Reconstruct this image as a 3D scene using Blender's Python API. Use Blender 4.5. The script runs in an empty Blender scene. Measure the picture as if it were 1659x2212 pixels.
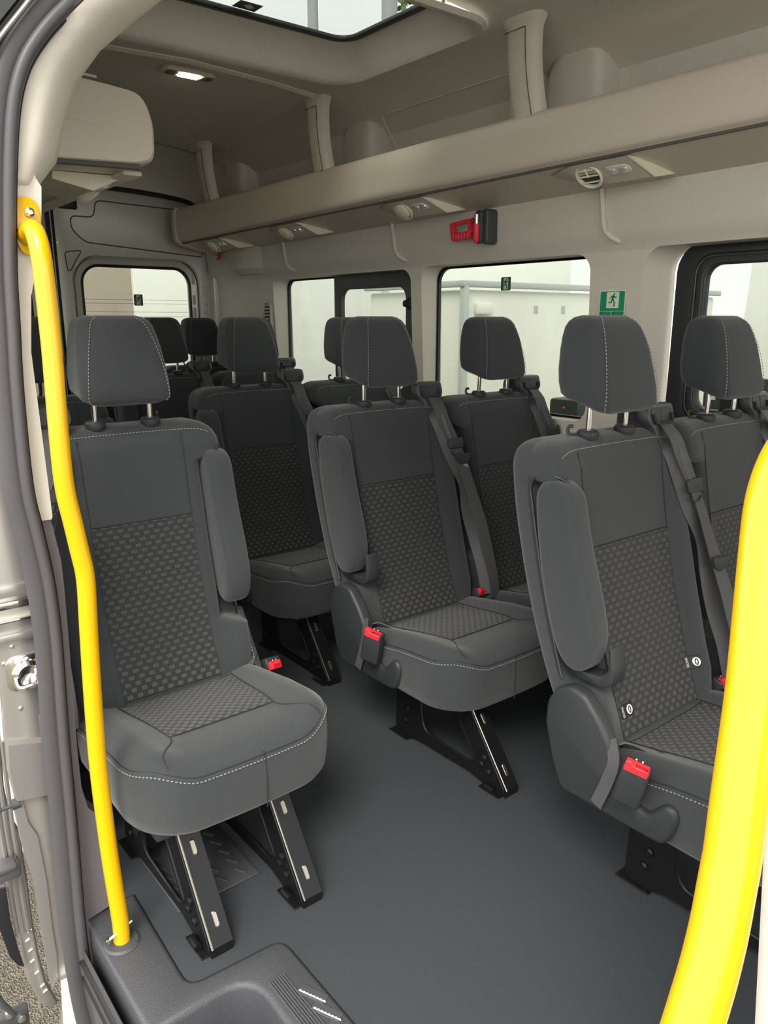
import bpy, bmesh, math, random
from mathutils import Vector, Matrix, noise
from math import sin, cos, pi, radians, atan2, sqrt
random.seed(4)
S = bpy.context.scene
COL = S.collection

# ------------------------------------------------------------------ camera
YAW, PITCH = radians(38.5), radians(14.07)
FH = Vector((-cos(YAW), sin(YAW), 0)); RT = Vector((sin(YAW), cos(YAW), 0))
FW = cos(PITCH) * FH - sin(PITCH) * Vector((0, 0, 1)); UP = RT.cross(FW)
CAM = Vector((0, 0, 1.2))
cd = bpy.data.cameras.new('camera'); co = bpy.data.objects.new('camera', cd); COL.objects.link(co)
cd.sensor_width = 36; cd.sensor_fit = 'AUTO'; cd.lens = 1660 / 2212 * 36; cd.clip_start = 0.05; cd.clip_end = 200
co.matrix_world = Matrix.Translation(CAM) @ Matrix((RT, UP, -FW)).transposed().to_4x4()
S.camera = co
# ------------------------------------------------------------------ sky, sun, exposure
W = bpy.data.worlds.new('overcast_sky'); S.world = W; W.use_nodes = True
nt = W.node_tree; nt.nodes.clear()
def wn(t): return nt.nodes.new(t)
out = wn('ShaderNodeOutputWorld'); bg = wn('ShaderNodeBackground'); tc = wn('ShaderNodeTexCoord')
nz = wn('ShaderNodeTexNoise'); nz.inputs['Scale'].default_value = 2.2; nz.inputs['Detail'].default_value = 6
cr = wn('ShaderNodeValToRGB')
cr.color_ramp.elements[0].position = .3; cr.color_ramp.elements[0].color = (.80, .81, .82, 1)
cr.color_ramp.elements[1].position = .62; cr.color_ramp.elements[1].color = (1, .985, .95, 1)
nt.links.new(tc.outputs['Generated'], nz.inputs['Vector']); nt.links.new(nz.outputs['Fac'], cr.inputs['Fac'])
nt.links.new(cr.outputs['Color'], bg.inputs['Color']); bg.inputs['Strength'].default_value = 1.15
nt.links.new(bg.outputs['Background'], out.inputs['Surface'])
sd = bpy.data.lights.new('sun', 'SUN'); sd.energy = 1.4; sd.angle = radians(25); sd.color = (1, .95, .86)
so = bpy.data.objects.new('sun', sd); COL.objects.link(so)
so.rotation_euler = Vector((-.45, .50, -.75)).to_track_quat('-Z', 'Y').to_euler()
S.view_settings.view_transform = 'Standard'; S.view_settings.look = 'None'
S.view_settings.gamma = 1; S.view_settings.use_curve_mapping = False
S.view_settings.exposure = 1.5
S.cycles.use_denoising = True
S.cycles.max_bounces = 14; S.cycles.diffuse_bounces = 10; S.cycles.glossy_bounces = 4
S.cycles.transparent_max_bounces = 12
S.cycles.sample_clamp_indirect = 6

# ------------------------------------------------------------------ materials
def newmat(name):
    m = bpy.data.materials.new(name); m.use_nodes = True
    return m, m.node_tree, m.node_tree.nodes['Principled BSDF']
def mat(name, col, rough=.5, metal=0, var=.0, vscale=20, bump=0, bscale=200, spec=.5, coat=0, emit=None, estr=0, sheen=0):
    m, t, b = newmat(name)
    b.inputs['Base Color'].default_value = (*col, 1); b.inputs['Roughness'].default_value = rough
    b.inputs['Metallic'].default_value = metal; b.inputs['Specular IOR Level'].default_value = spec
    b.inputs['Coat Weight'].default_value = coat; b.inputs['Sheen Weight'].default_value = sheen
    if emit: b.inputs['Emission Color'].default_value = (*emit, 1); b.inputs['Emission Strength'].default_value = estr
    N = t.nodes.new; L = t.links.new
    if var or bump: c = N('ShaderNodeTexCoord')
    if var:
        n = N('ShaderNodeTexNoise'); n.inputs['Scale'].default_value = vscale; n.inputs['Detail'].default_value = 4
        L(c.outputs['Object'], n.inputs['Vector'])
        r = N('ShaderNodeValToRGB')
        r.color_ramp.elements[0].position = .3; r.color_ramp.elements[1].position = .7
        r.color_ramp.elements[0].color = (*[x * (1 - var) for x in col], 1)
        r.color_ramp.elements[1].color = (*[min(1, x * (1 + var)) for x in col], 1)
        L(n.outputs['Fac'], r.inputs['Fac']); L(r.outputs['Color'], b.inputs['Base Color'])
    if bump:
        n2 = N('ShaderNodeTexNoise'); n2.inputs['Scale'].default_value = bscale; n2.inputs['Detail'].default_value = 2
        L(c.outputs['Object'], n2.inputs['Vector'])
        bp = N('ShaderNodeBump'); bp.inputs['Strength'].default_value = bump; bp.inputs['Distance'].default_value = .002
        L(n2.outputs['Fac'], bp.inputs['Height']); L(bp.outputs['Normal'], b.inputs['Normal'])
    return m
M = {}
M['lining'] = mat('headliner_fabric', (.60, .57, .50), .85, var=.06, vscale=300, bump=.15, bscale=500, spec=.25)
M['roof'] = mat('roof_lining', (.62, .59, .525), .9, var=.06, vscale=300, bump=.15, bscale=500, spec=.2)
M['wall'] = mat('wall_plastic', (.60, .565, .48), .6, var=.04, vscale=250, bump=.12, bscale=400, spec=.4)
M['trim'] = mat('pillar_plastic', (.74, .69, .59), .5, var=.03, vscale=250, bump=.1, bscale=400, spec=.4)
M['shelf'] = mat('shelf_plastic', (.62, .55, .46), .42, var=.03, vscale=250, bump=.08, bscale=400, spec=.5)
M['fairing'] = mat('cream_plastic', (.76, .72, .56), .5)
M['groove'] = mat('groove_shade_dark_line', (.10, .095, .08), .7)  # dark colour stands in for groove and recess shade; also joints and heater lines
M['floor'] = mat('floor_vinyl', (.046, .051, .057), .55, var=.12, vscale=500, bump=.35, bscale=450, spec=.35)
M['step'] = mat('step_plastic', (.062, .063, .070), .5, var=.1, vscale=500, bump=.5, bscale=350, spec=.45)
M['fabric'] = mat('charcoal_fabric', (.040, .0440, .0465), .95, var=.14, vscale=700, bump=.3, bscale=900, spec=.15, sheen=.25)
M['fabric2'] = mat('dark_side_fabric', (.038, .039, .042), .95, var=.14, vscale=700, bump=.3, bscale=900, spec=.15, sheen=.2)
M['plastic'] = mat('black_plastic', (.032, .035, .037), .45, bump=.15, bscale=500, spec=.4)
M['bezel'] = mat('grey_black_plastic', (.060, .062, .064), .38, spec=.5)
M['rubber'] = mat('rubber_seal', (.075, .073, .078), .45, spec=.4)
M['blackseal'] = mat('black_seal', (.012, .012, .014), .5)
M['steel'] = mat('black_painted_steel', (.007, .007, .008), .38, spec=.3)
M['edge'] = mat('bare_steel_edge', (.36, .34, .30), .38, metal=1)
M['chrome'] = mat('chrome', (.85, .83, .78), .12, metal=1)
M['thread'] = mat('grey_stitch_thread', (.27, .27, .26), .8)
M['seam'] = mat('seam_black', (.024, .024, .026), .9)
M['web'] = mat('belt_webbing', (.075, .075, .078), .6, var=.1, vscale=300, spec=.4)
M['red'] = mat('red_button', (.80, .03, .045), .4)
M['yellow'] = mat('yellow_enamel', (.74, .41, .0), .25, spec=.5, coat=.3)
M['silver'] = mat('silver_car_paint', (.46, .445, .42), .32, metal=.7, coat=.4)
M['olive'] = mat('rear_door_paint', (.58, .565, .48), .42, metal=.35, coat=.2)
M['white'] = mat('white_panel', (.86, .86, .82), .5, var=.015, vscale=3)
M['trailer'] = mat('trailer_panel', (.80, .80, .73), .5, var=.03, vscale=4)
M['trailertop'] = mat('trailer_rail', (.50, .53, .52), .5)
M['tan'] = mat('tan_building', (.52, .44, .36), .8)
M['green'] = mat('green_sign', (.0, .24, .12), .4)
M['signlight'] = mat('photoluminescent_cream', (.70, .76, .52), .5)
M['dgreen'] = mat('dark_green_sticker', (.01, .10, .05), .4)
M['darkframe'] = mat('dark_window_frame', (.014, .015, .017), .4)
M['gframe'] = mat('grey_window_frame', (.065, .064, .06), .5)
M['lens'] = mat('lamp_lens', (1, .93, .8), .3, emit=(1, .85, .62), estr=14)
M['clear'] = mat('clear_lens', (.75, .76, .76), .08, metal=.5)
M['whitemark'] = mat('white_print', (.8, .8, .8), .6)
M['label'] = mat('black_label', (.01, .01, .012), .6)
M['redprint'] = mat('red_plastic', (.55, .015, .03), .35)
M['hgrey'] = mat('dark_grey_plastic', (.05, .055, .055), .45)
M['leaf'] = mat('leaf', (.13, .20, .05), .6, var=.3, vscale=8)
M['bark'] = mat('bark', (.10, .08, .06), .9)
M['pole'] = mat('grey_mast', (.36, .37, .38), .5)
M['tyre'] = mat('tyre_black', (.02, .02, .02), .7)
M['orange'] = mat('orange_lens', (.9, .12, .02), .3)
M['carglass'] = mat('car_glass', (.05, .06, .07), .1)
# asphalt
def asphalt():
    m, t, b = newmat('gravel_asphalt'); N = t.nodes.new; L = t.links.new
    c = N('ShaderNodeTexCoord'); v = N('ShaderNodeTexVoronoi'); v.inputs['Scale'].default_value = 160
    r = N('ShaderNodeValToRGB'); r.color_ramp.elements[0].color = (.06, .055, .045, 1); r.color_ramp.elements[1].color = (.26, .225, .165, 1)
    L(c.outputs['Object'], v.inputs['Vector']); L(v.outputs['Color'], r.inputs['Fac']); L(r.outputs['Color'], b.inputs['Base Color'])
    bp = N('ShaderNodeBump'); bp.inputs['Distance'].default_value = .01; L(v.outputs['Distance'], bp.inputs['Height']); L(bp.outputs['Normal'], b.inputs['Normal'])
    b.inputs['Roughness'].default_value = .9
    return m
M['asphalt'] = asphalt()
def glass():
    m = bpy.data.materials.new('window_glass'); m.use_nodes = True; t = m.node_tree; t.nodes.clear(); N = t.nodes.new; L = t.links.new
    o = N('ShaderNodeOutputMaterial'); tr = N('ShaderNodeBsdfTransparent'); gl = N('ShaderNodeBsdfGlossy'); mx = N('ShaderNodeMixShader'); fr = N('ShaderNodeLayerWeight'); pw = N('ShaderNodeMath'); pw.operation = 'POWER'; pw.inputs[1].default_value = 4; ml = N('ShaderNodeMath'); ml.operation = 'MULTIPLY_ADD'; ml.inputs[1].default_value = .35; ml.inputs[2].default_value = .02
    tr.inputs['Color'].default_value = (.58, .60, .575, 1); gl.inputs['Roughness'].default_value = .02; L(fr.outputs['Facing'], pw.inputs[0]); L(pw.outputs[0], ml.inputs[0])
    L(ml.outputs[0], mx.inputs['Fac']); L(tr.outputs['BSDF'], mx.inputs[1]); L(gl.outputs['BSDF'], mx.inputs[2]); L(mx.outputs['Shader'], o.inputs['Surface'])
    return m
M['glass'] = glass()
# woven panel: rows of short raised dashes, staggered, printed stronger towards the seat crease
def woven(name, fill_at, pu=.0265, pv=.0145, base=(.038, .0395, .041), light=(.108, .107, .103)):
    m, t, b = newmat(name); N = t.nodes.new; L = t.links.new
    uv = N('ShaderNodeUVMap'); sp = N('ShaderNodeSeparateXYZ'); L(uv.outputs['UV'], sp.inputs[0])
    def mth(op, a, c=None):
        n = N('ShaderNodeMath'); n.operation = op
        for i, v in enumerate((a, c)):
            if v is None: continue
            if isinstance(v, (int, float)): n.inputs[i].default_value = v
            else: L(v, n.inputs[i])
        return n.outputs[0]
    U, V = sp.outputs[0], sp.outputs[1]
    vr = mth('DIVIDE', V, pv); row = mth('FLOOR', vr); fv = mth('ABSOLUTE', mth('SUBTRACT', mth('FRACT', vr), .5))
    half = mth('MULTIPLY', mth('MODULO', row, 2.0), .5)
    uu = mth('ADD', mth('DIVIDE', U, pu), half); fu = mth('ABSOLUTE', mth('SUBTRACT', mth('FRACT', uu), .5))
    grad = mth('MINIMUM', mth('MAXIMUM', mth('DIVIDE', mth('SUBTRACT', fill_at, V), .12), 0.0), 1.0)
    fh = mth('ADD', .24, mth('MULTIPLY', grad, .12))
    inside = mth('MULTIPLY', mth('LESS_THAN', fu, .25), mth('LESS_THAN', fv, fh))
    inner = mth('MULTIPLY', mth('LESS_THAN', fu, .20), mth('LESS_THAN', fv, mth('SUBTRACT', fh, .10)))
    keep = mth('SUBTRACT', 1.0, mth('MULTIPLY', inner, mth('SUBTRACT', .62, mth('MULTIPLY', grad, .62))))
    mask = mth('MULTIPLY', inside, keep)
    nz = N('ShaderNodeTexNoise'); nz.inputs['Scale'].default_value = 900; L(uv.outputs['UV'], nz.inputs['Vector'])
    mx = N('ShaderNodeMix'); mx.data_type = 'RGBA'; L(mask, mx.inputs[0])
    mx.inputs[6].default_value = (*base, 1); mx.inputs[7].default_value = (*light, 1)
    m2 = N('ShaderNodeMix'); m2.data_type = 'RGBA'; m2.blend_type = 'MULTIPLY'; m2.inputs[0].default_value = .5
    L(mx.outputs[2], m2.inputs[6]); L(nz.outputs['Fac'], m2.inputs[7])
    L(m2.outputs[2], b.inputs['Base Color']); b.inputs['Roughness'].default_value = .85
    b.inputs['Specular IOR Level'].default_value = .2; b.inputs['Sheen Weight'].default_value = .2
    bp = N('ShaderNodeBump'); bp.inputs['Strength'].default_value = .6; bp.inputs['Distance'].default_value = .0015
    L(mask, bp.inputs['Height']); L(bp.outputs['Normal'], b.inputs['Normal'])
    return m
M['woven'] = woven('woven_back_fabric', .09, .0245, .0130)
M['wovenseat'] = woven('woven_seat_fabric', 9.0, .0215, .0115, base=(.032, .033, .036), light=(.105, .105, .105))

# ------------------------------------------------------------------ mesh kit
class G:
    def __init__(s): s.v = []; s.f = []; s.uv = {}
    def add(s, v, f):
        o = len(s.v); s.v += [tuple(p) for p in v]; s.f += [tuple(i + o for i in q) for q in f]; return s
    def bm(s, b):
        b.verts.index_update(); s.add([x.co[:] for x in b.verts], [[x.index for x in q.verts] for q in b.faces]); b.free(); return s
    # box, bevelled, optional rotation matrix
    def box(s, c, d, r=0, seg=2, R=None):
        b = bmesh.new(); bmesh.ops.create_cube(b, size=1); bmesh.ops.scale(b, vec=d, verts=b.verts)
        if r: bmesh.ops.bevel(b, geom=b.edges[:], offset=r, segments=seg, profile=.5, affect='EDGES')
        if R: bmesh.ops.transform(b, matrix=R.to_4x4(), verts=b.verts)
        bmesh.ops.translate(b, vec=c, verts=b.verts); return s.bm(b)
    # flat plate with holes; poly in the two axes other than ax, between a0 and a1
    def plate(s, outer, holes, ax, a0, a1, bev=0, seg=2):
        b = bmesh.new()
        def P(p, a): return {'x': (a, p[0], p[1]), 'y': (p[0], a, p[1]), 'z': (p[0], p[1], a)}[ax]
        es = []
        for lp in [outer] + list(holes):
            vs = [b.verts.new(P(p, a0)) for p in lp]
            es += [b.edges.new((vs[i], vs[(i + 1) % len(vs)])) for i in range(len(vs))]
        if holes: bmesh.ops.triangle_fill(b, use_beauty=True, use_dissolve=False, edges=es)
        else: b.faces.new(b.verts[:])
        r = bmesh.ops.extrude_face_region(b, geom=b.faces[:])
        d = Vector(P((0, 0), a1 - a0))
        bmesh.ops.translate(b, vec=d, verts=[g for g in r['geom'] if isinstance(g, bmesh.types.BMVert)])
        bmesh.ops.recalc_face_normals(b, faces=b.faces[:])
        if bev:
            i = 'xyz'.index(ax)
            e = [e for e in b.edges if e.is_manifold and abs(e.verts[0].co[i] - e.verts[1].co[i]) < 1e-6 and e.calc_face_angle(0) > .6]
            bmesh.ops.bevel(b, geom=e, offset=bev, segments=seg, profile=.5, affect='EDGES')
        return s.bm(b)
    def loft(s, rings, caps=True, closed=True, loop=False):
        n = len(rings[0]); v = [p for r in rings for p in r]; f = []
        m = len(rings); 
        for i in range(m if loop else m - 1):
            a = i * n; c = ((i + 1) % m) * n
            for j in range(n if closed else n - 1):
                k = (j + 1) % n; f.append((a + j, a + k, c + k, c + j))
        if caps and not loop: f.append(tuple(range(n))[::-1]); f.append(tuple((m - 1) * n + j for j in range(n)))
        return s.add(v, f)
    def tube(s, path, r, n=10, closed=False, caps=True):
        path = [Vector(p) for p in path]; m = len(path); rs = r if isinstance(r, (list, tuple)) else [r] * m
        def tan(i):
            if closed: d = path[(i + 1) % m] - path[i - 1]
            else: d = path[min(i + 1, m - 1)] - path[max(i - 1, 0)]
            return d.normalized()
        t = tan(0); u = t.orthogonal().normalized(); rings = []
        for i in range(m):
            t2 = tan(i); q = t.rotation_difference(t2); u = q @ u; u = (u - t2 * u.dot(t2)).normalized(); t = t2; w = t.cross(u)
            rings.append([path[i] + rs[i] * (cos(2 * pi * k / n) * u + sin(2 * pi * k / n) * w) for k in range(n)])
        return s.loft(rings, caps, True, closed)
    def ribbon(s, path, wid, th, wdir):
        rings = []; m = len(path); path = [Vector(p) for p in path]
        for i in range(m):
            t = (path[min(i + 1, m - 1)] - path[max(i - 1, 0)]).normalized()
            w = Vector(wdir[i] if isinstance(wdir, list) else wdir); w = (w - t * w.dot(t)).normalized(); n = t.cross(w)
            a = w * wid / 2; c = n * th / 2
            rings.append([path[i] + a + c, path[i] - a + c, path[i] - a - c, path[i] + a - c])
        return s.loft(rings)
    def lathe(s, prof, c, axis='z', n=24):
        rings = []
        for r, h in prof:
            rg = []
            for k in range(n):
                x, y = r * cos(2 * pi * k / n), r * sin(2 * pi * k / n)
                rg.append({'z': (x, y, h), 'x': (h, x, y), 'y': (y, h, x)}[axis])
            rings.append([Vector(p) + Vector(c) for p in rg])
        return s.loft(rings)
    def sheet(s, fn, nu, nv):
        v = [fn(i / nu, j / nv) for j in range(nv + 1) for i in range(nu + 1)]
        f = [(j * (nu + 1) + i, j * (nu + 1) + i + 1, (j + 1) * (nu + 1) + i + 1, (j + 1) * (nu + 1) + i) for j in range(nv) for i in range(nu)]
        return s.add(v, f)
    def mirror_y(s):
        s.v = [(x, -y, z) for x, y, z in s.v]; s.f = [q[::-1] for q in s.f]; return s
def mesh(name, g, m, ang=35):
    me = bpy.data.meshes.new(name); me.from_pydata(g.v, [], g.f)
    b = bmesh.new(); b.from_mesh(me); bmesh.ops.recalc_face_normals(b, faces=b.faces[:]); b.to_mesh(me); b.free()
    me.materials.append(m)
    me.polygons.foreach_set('use_smooth', [True] * len(me.polygons)); me.set_sharp_from_angle(angle=radians(ang)); me.update()
    return me
def obj(name, g, m, parent=None, label=None, ang=35):
    o = bpy.data.objects.new(name, mesh(name, g, m, ang)); COL.objects.link(o)
    if parent: o.parent = parent
    if label: o['label'] = label
    return o
def tag(o, label, cat, group=None):
    o['label'] = label; o['category'] = cat
    if group: o['group'] = group
    return o
def thing(name, label, cat, loc=(0, 0, 0), group=None):
    o = bpy.data.objects.new(name, None); COL.objects.link(o); o.location = loc; o.empty_display_size = .1
    return tag(o, label, cat, group)
def struct(name, g, m, parent=None, ang=35):
    o = obj(name, g, m, parent, ang=ang)
    if not parent: o['kind'] = 'structure'
    return o
def sroot(name, loc=(0, 0, 0)):
    o = bpy.data.objects.new(name, None); COL.objects.link(o); o.location = loc; o['kind'] = 'structure'; return o
def kids(o): return list(o.children)
def copy_tree(o, parent=None):
    c = o.copy(); COL.objects.link(c)
    if parent: c.parent = parent
    for k in kids(o): copy_tree(k, c)
    return c
def rrect(x0, x1, y0, y1, r, n=6):
    p = []
    rr = r if isinstance(r, (list, tuple)) else [r] * 4
    for (cx, cy, a0, q) in ((x1 - rr[0], y1 - rr[0], 0, rr[0]), (x0 + rr[1], y1 - rr[1], 90, rr[1]), (x0 + rr[2], y0 + rr[2], 180, rr[2]), (x1 - rr[3], y0 + rr[3], 270, rr[3])):
        for k in range(n + 1):
            a = radians(a0 + 90 * k / n); p.append((cx + q * cos(a), cy + q * sin(a)))
    return p
def circ(cx, cy, r, n=16, ry=None): return [(cx + r * cos(2 * pi * k / n), cy + (ry or r) * sin(2 * pi * k / n)) for k in range(n)]
def fillet(pts, r, n=4, closed=True):
    P = [Vector(p) for p in pts]; m = len(P); out = []
    for i in range(m):
        if not closed and i in (0, m - 1): out.append(P[i][:]); continue
        a, b, c = P[i - 1], P[i], P[(i + 1) % m]
        rr = r[i] if isinstance(r, (list, tuple)) else r
        d1 = min(rr, (a - b).length * .45); d2 = min(rr, (c - b).length * .45)
        s, e = b + (a - b).normalized() * d1, b + (c - b).normalized() * d2
        for k in range(n + 1):
            t = k / n; out.append(((1 - t) ** 2 * s + 2 * t * (1 - t) * b + t * t * e)[:])
    return out
def spline(pts, k=6, closed=False):
    P = [Vector(p) for p in pts]; m = len(P); out = []
    rng = range(m if closed else m - 1)
    for i in rng:
        if closed: p0, p1, p2, p3 = P[i - 1], P[i], P[(i + 1) % m], P[(i + 2) % m]
        else: p0, p1, p2, p3 = P[max(i - 1, 0)], P[i], P[i + 1], P[min(i + 2, m - 1)]
        for j in range(k):
            t = j / k
            out.append(.5 * ((2 * p1) + (p2 - p0) * t + (2 * p0 - 5 * p1 + 4 * p2 - p3) * t * t + (3 * p1 - p0 - 3 * p2 + p3) * t ** 3))
    if not closed: out.append(P[-1])
    return out
def lerp(a, b, t): return a + (b - a) * t
def sst(a, b, x):
    t = max(0, min(1, (x - a) / (b - a))); return t * t * (3 - 2 * t)
def table(tb, z):
    if z <= tb[0][0]: return tb[0][1]
    for (a, u), (b, v) in zip(tb, tb[1:]):
        if z <= b: return lerp(u, v, (z - a) / (b - a))
    return tb[-1][1]
def dashes(path, r=.0011, dash=.004, gap=.003, off=None):
    g = G(); P = [Vector(p) for p in path]; acc = 0; on = True; start = P[0]
    for a, b in zip(P, P[1:]):
        L = (b - a).length; pos = 0
        while pos < L:
            need = (dash if on else gap) - acc; step = min(need, L - pos); pos += step; acc += step
            if acc >= (dash if on else gap) - 1e-9:
                here = a + (b - a) * pos / L
                if on and (here - start).length > 1e-5: g.tube([start, here], r, 4)
                start = here; on = not on; acc = 0
        if on is True and pos >= L: pass
    return g
def boolean(ob, cutters):
    for c in cutters:
        md = ob.modifiers.new('b', 'BOOLEAN'); md.operation = 'DIFFERENCE'; md.object = c; md.solver = 'EXACT'
    bpy.context.view_layer.update()
    dg = bpy.context.evaluated_depsgraph_get()
    me = bpy.data.meshes.new_from_object(ob.evaluated_get(dg))
    ob.modifiers.clear(); ob.data = me
    for c in cutters: bpy.data.objects.remove(c)
    me.polygons.foreach_set('use_smooth', [True] * len(me.polygons)); me.set_sharp_from_angle(angle=radians(30)); me.update()
def cutter(g): return obj('cutter', g, M['wall'])
def textmesh(g, body, size, place, bold=0):
    cu = bpy.data.curves.new('t', 'FONT'); cu.body = body; cu.size = size; cu.align_x = 'CENTER'; cu.align_y = 'CENTER'; cu.extrude = .0002; cu.offset = bold
    o = bpy.data.objects.new('t', cu); COL.objects.link(o); bpy.context.view_layer.update()
    me = bpy.data.meshes.new_from_object(o.evaluated_get(bpy.context.evaluated_depsgraph_get()))
    g.add([place(v.co) for v in me.vertices], [p.vertices[:] for p in me.polygons])
    bpy.data.objects.remove(o); bpy.data.meshes.remove(me)
def ray(x, y): return FW + (x - 829.5) / 1660 * RT - (y - 1106) / 1660 * UP
def on(x, y, ax, v):      # measuring aid: where the sight line of a photo pixel meets a real plane of the van
    d = ray(x, y); i = 'xyz'.index(ax); return CAM + d * ((v - CAM[i]) / d[i])

#STRUCTURE
# ------------------------------------------------------------------ the van body: far wall with windows
XR, XF = -4.25, 1.0
wall_prof = [(2.155, -.03), (2.16, .3), (2.165, .8), (2.15, .88), (2.128, 1.36), (2.122, 1.405), (2.112, 1.425), (2.096, 1.445), (2.09, 1.47), (2.085, 1.53), (2.08, 1.62)]
def wallY(z): return table([(b, a) for a, b in wall_prof], z)
g = G(); rg = []
for x in (XR, XF):
    rg.append([(x, y, z) for y, z in wall_prof] + [(x, 2.235, 1.62), (x, 2.245, .9), (x, 2.25, -.03)])
g.loft(rg)
wall_left = struct('wall_left', g, M['wall'])
def wincut(x0, x1, z0, z1, r, flare0=0):
    g = G(); rings = []
    for y, e in ((2.0, flare0), (2.12, flare0), (2.32, 0)):
        rings.append([(x, y, z) for x, z in rrect(x0 - e, x1, z0, z1, r, 8)])
    return cutter(g.loft(rings))
boolean(wall_left, [wincut(-3.60, -2.50, .86, 1.40, .05), wincut(-2.435, -1.61, .86, 1.405, .055), wincut(-1.345, -.30, .86, 1.41, .07, .075)])
# windows
def window(n, x0, x1, z0, z1, r, frame=None):
    root = sroot('window_%d' % n, ((x0 + x1) / 2, 2.215, z0))
    def loc(p): return [(x - root.location.x, z - z0) for x, z in p]
    g = G().plate(loc(rrect(x0, x1, z0, z1, r)), [], 'y', -.002, .002); obj('glass_pane', g, M['glass'], root)
    g = G().plate(loc(rrect(x0 - .012, x1 + .012, z0 - .012, z1 + .012, r + .01)), [loc(rrect(x0 + .008, x1 - .008, z0 + .008, z1 - .008, r))], 'y', .003, .016); obj('rubber_surround', g, M['blackseal'], root)
    return root, loc
w1, L1 = window(1, -3.60, -2.50, .86, 1.40, .05)
g = G().plate(L1([(-3.13, .86), (-2.505, .86), (-2.505, 1.398), (-3.13, 1.398)]), [L1(rrect(-3.075, -2.60, .90, 1.335, .05))], 'y', -.03, -.005, .004)
obj('sliding_frame', g, M['gframe'], w1)
g = G().box((-2.555 + 3.05, -.035, 1.265 - .86), (.05, .03, .05), .012); g.box((-2.58 + 3.05, -.04, 1.265 - .86), (.03, .03, .03), .01); obj('latch_knob', g, M['blackseal'], w1)
w2, L2 = window(2, -2.435, -1.61, .86, 1.405, .055)
w3, L3 = window(3, -1.345, -.30, .86, 1.41, .07)
g = G().plate(L3(rrect(-1.345, -.30, .865, 1.408, .07)), [L3(rrect(-1.262, -.36, .92, 1.378, .05))], 'y', -.02, -.004, .003); obj('outer_frame', g, M['darkframe'], w3)
g = G().plate(L3(rrect(-1.278, -.34, .90, 1.385, .05)), [L3(rrect(-1.236, -.40, .94, 1.352, .04))], 'y', -.04, -.014, .005); obj('sliding_frame', g, M['darkframe'], w3)
g = G().tube([(*p, ) for p in [(x, -.042, z) for x, z in L3(rrect(-1.268, -.35, .91, 1.377, .05))]], .0022, 6, True)
g.tube([(x, -.042, z) for x, z in L3(rrect(-1.246, -.39, .93, 1.36, .045))], .0018, 6, True); obj('frame_rib', g, M['bezel'], w3)

# raised ridges and seams of the wall lining
def ridge(n, px_x):
    X = px_x
    g = G(); pts = [(X, 2.072, 1.585), (X + .004, 2.08, 1.52), (X + .012, 2.083, 1.47), (X + .03, 2.093, 1.445), (X + .055, 2.11, 1.43)]
    g.tube(spline(pts, 5), [.008] * 21, 8)
    return struct('trim_%d' % n, g, M['wall'])
ridge(1, -1.545); ridge(2, -2.555); ridge(3, -3.40)
# rear corner duct cover and air grille
g = G(); rg = []
for x, d in ((-4.25, 0), (-3.95, .0), (-3.86, .045), (-3.70, .045), (-3.63, .0)):
    rg.append([(x, 2.12 - d, 1.43), (x, 2.09 - d, 1.46), (x, 2.08 - d, 1.56), (x, 2.075, 1.60), (x, 2.2, 1.60), (x, 2.2, 1.43)])
g.loft(rg); struct('trim_4', g, M['wall'])
gr = thing('air_grille', 'small upright slatted air grille in the far wall just behind the rearmost side window', 'grille', (-3.66, 2.13, 1.08))
g = G().plate(rrect(-.045, .045, 0, .21, .03), [rrect(-.036, .036, .009, .201, .025)], 'y', -.012, .01, .003); obj('grille_frame', g, M['wall'], gr)
g = G().plate(rrect(-.036, .036, .009, .201, .025), [], 'y', .0, .006); obj('grille_back', g, M['groove'], gr)
for k in range(11):
    z = .02 + k * .0172
    obj('slat', G().box((0, -.004, z), (.072, .014, .007), .002, 1), M['wall'], gr)

# ------------------------------------------------------------------ floor, step
STEP_IN = fillet([(-1.435, .455), (-1.14, .445), (-1.13, .64), (-.05, .64)], .03, 4, False)
g = G().plate([(XR, .36), (-1.435, .36)] + list(STEP_IN) + [(-.05, .36), (XF, .36), (XF, 2.2), (XR, 2.2)], [], 'z', -.05, 0)
struct('floor', g, M['floor'])
stp = sroot('trim_5', (0, 0, 0))
outl = [(-1.435, .345)] + list(STEP_IN) + [(-.05, .345), (-.10, .345)] + fillet([(-.10, .53), (-1.09, .545), (-1.085, .345)], [.05, .07, .0], 6)[0:14] + [(-1.085, .345)]
g = G().plate(outl, [], 'z', -.27, .005, .012, 3); obj('step_panel', g, M['step'], stp)
g = G().box((-.6, .44, -.25), (1.0, .2, .04)); obj('step_well_floor', g, M['step'], stp)
g = G()
for k in range(7): g.box((-.58, .562 + k * .0052, .006), (.94, .003, .004), .001, 1)
obj('ribbed_tread', g, M['step'], stp)
for k in range(8):
    x = -1.0 + k * .0475
    dv = Vector((.052, .024)).normalized(); nv = Vector((-dv.y, dv.x)); P0 = Vector((x, .596)); up, dn = [], []
    for j in range(17): up.append(P0 + dv * (.057 * j / 16) + nv * (.0028 if j % 2 else .0006)); dn.append(P0 + dv * (.057 * j / 16) - nv * .0008)
    g = G().plate([p[:] for p in up + dn[::-1]], [], 'z', .0066, .0078)
    obj('grip_mark', g, M['whitemark'] if k < 3 else M['step'], stp)
    obj('tread_insert', G().box((x + .020, .6115, .0055), (.058, .020, .003), .001, 1, Matrix.Rotation(.43, 3, 'Z')), M['step'], stp)
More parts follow.
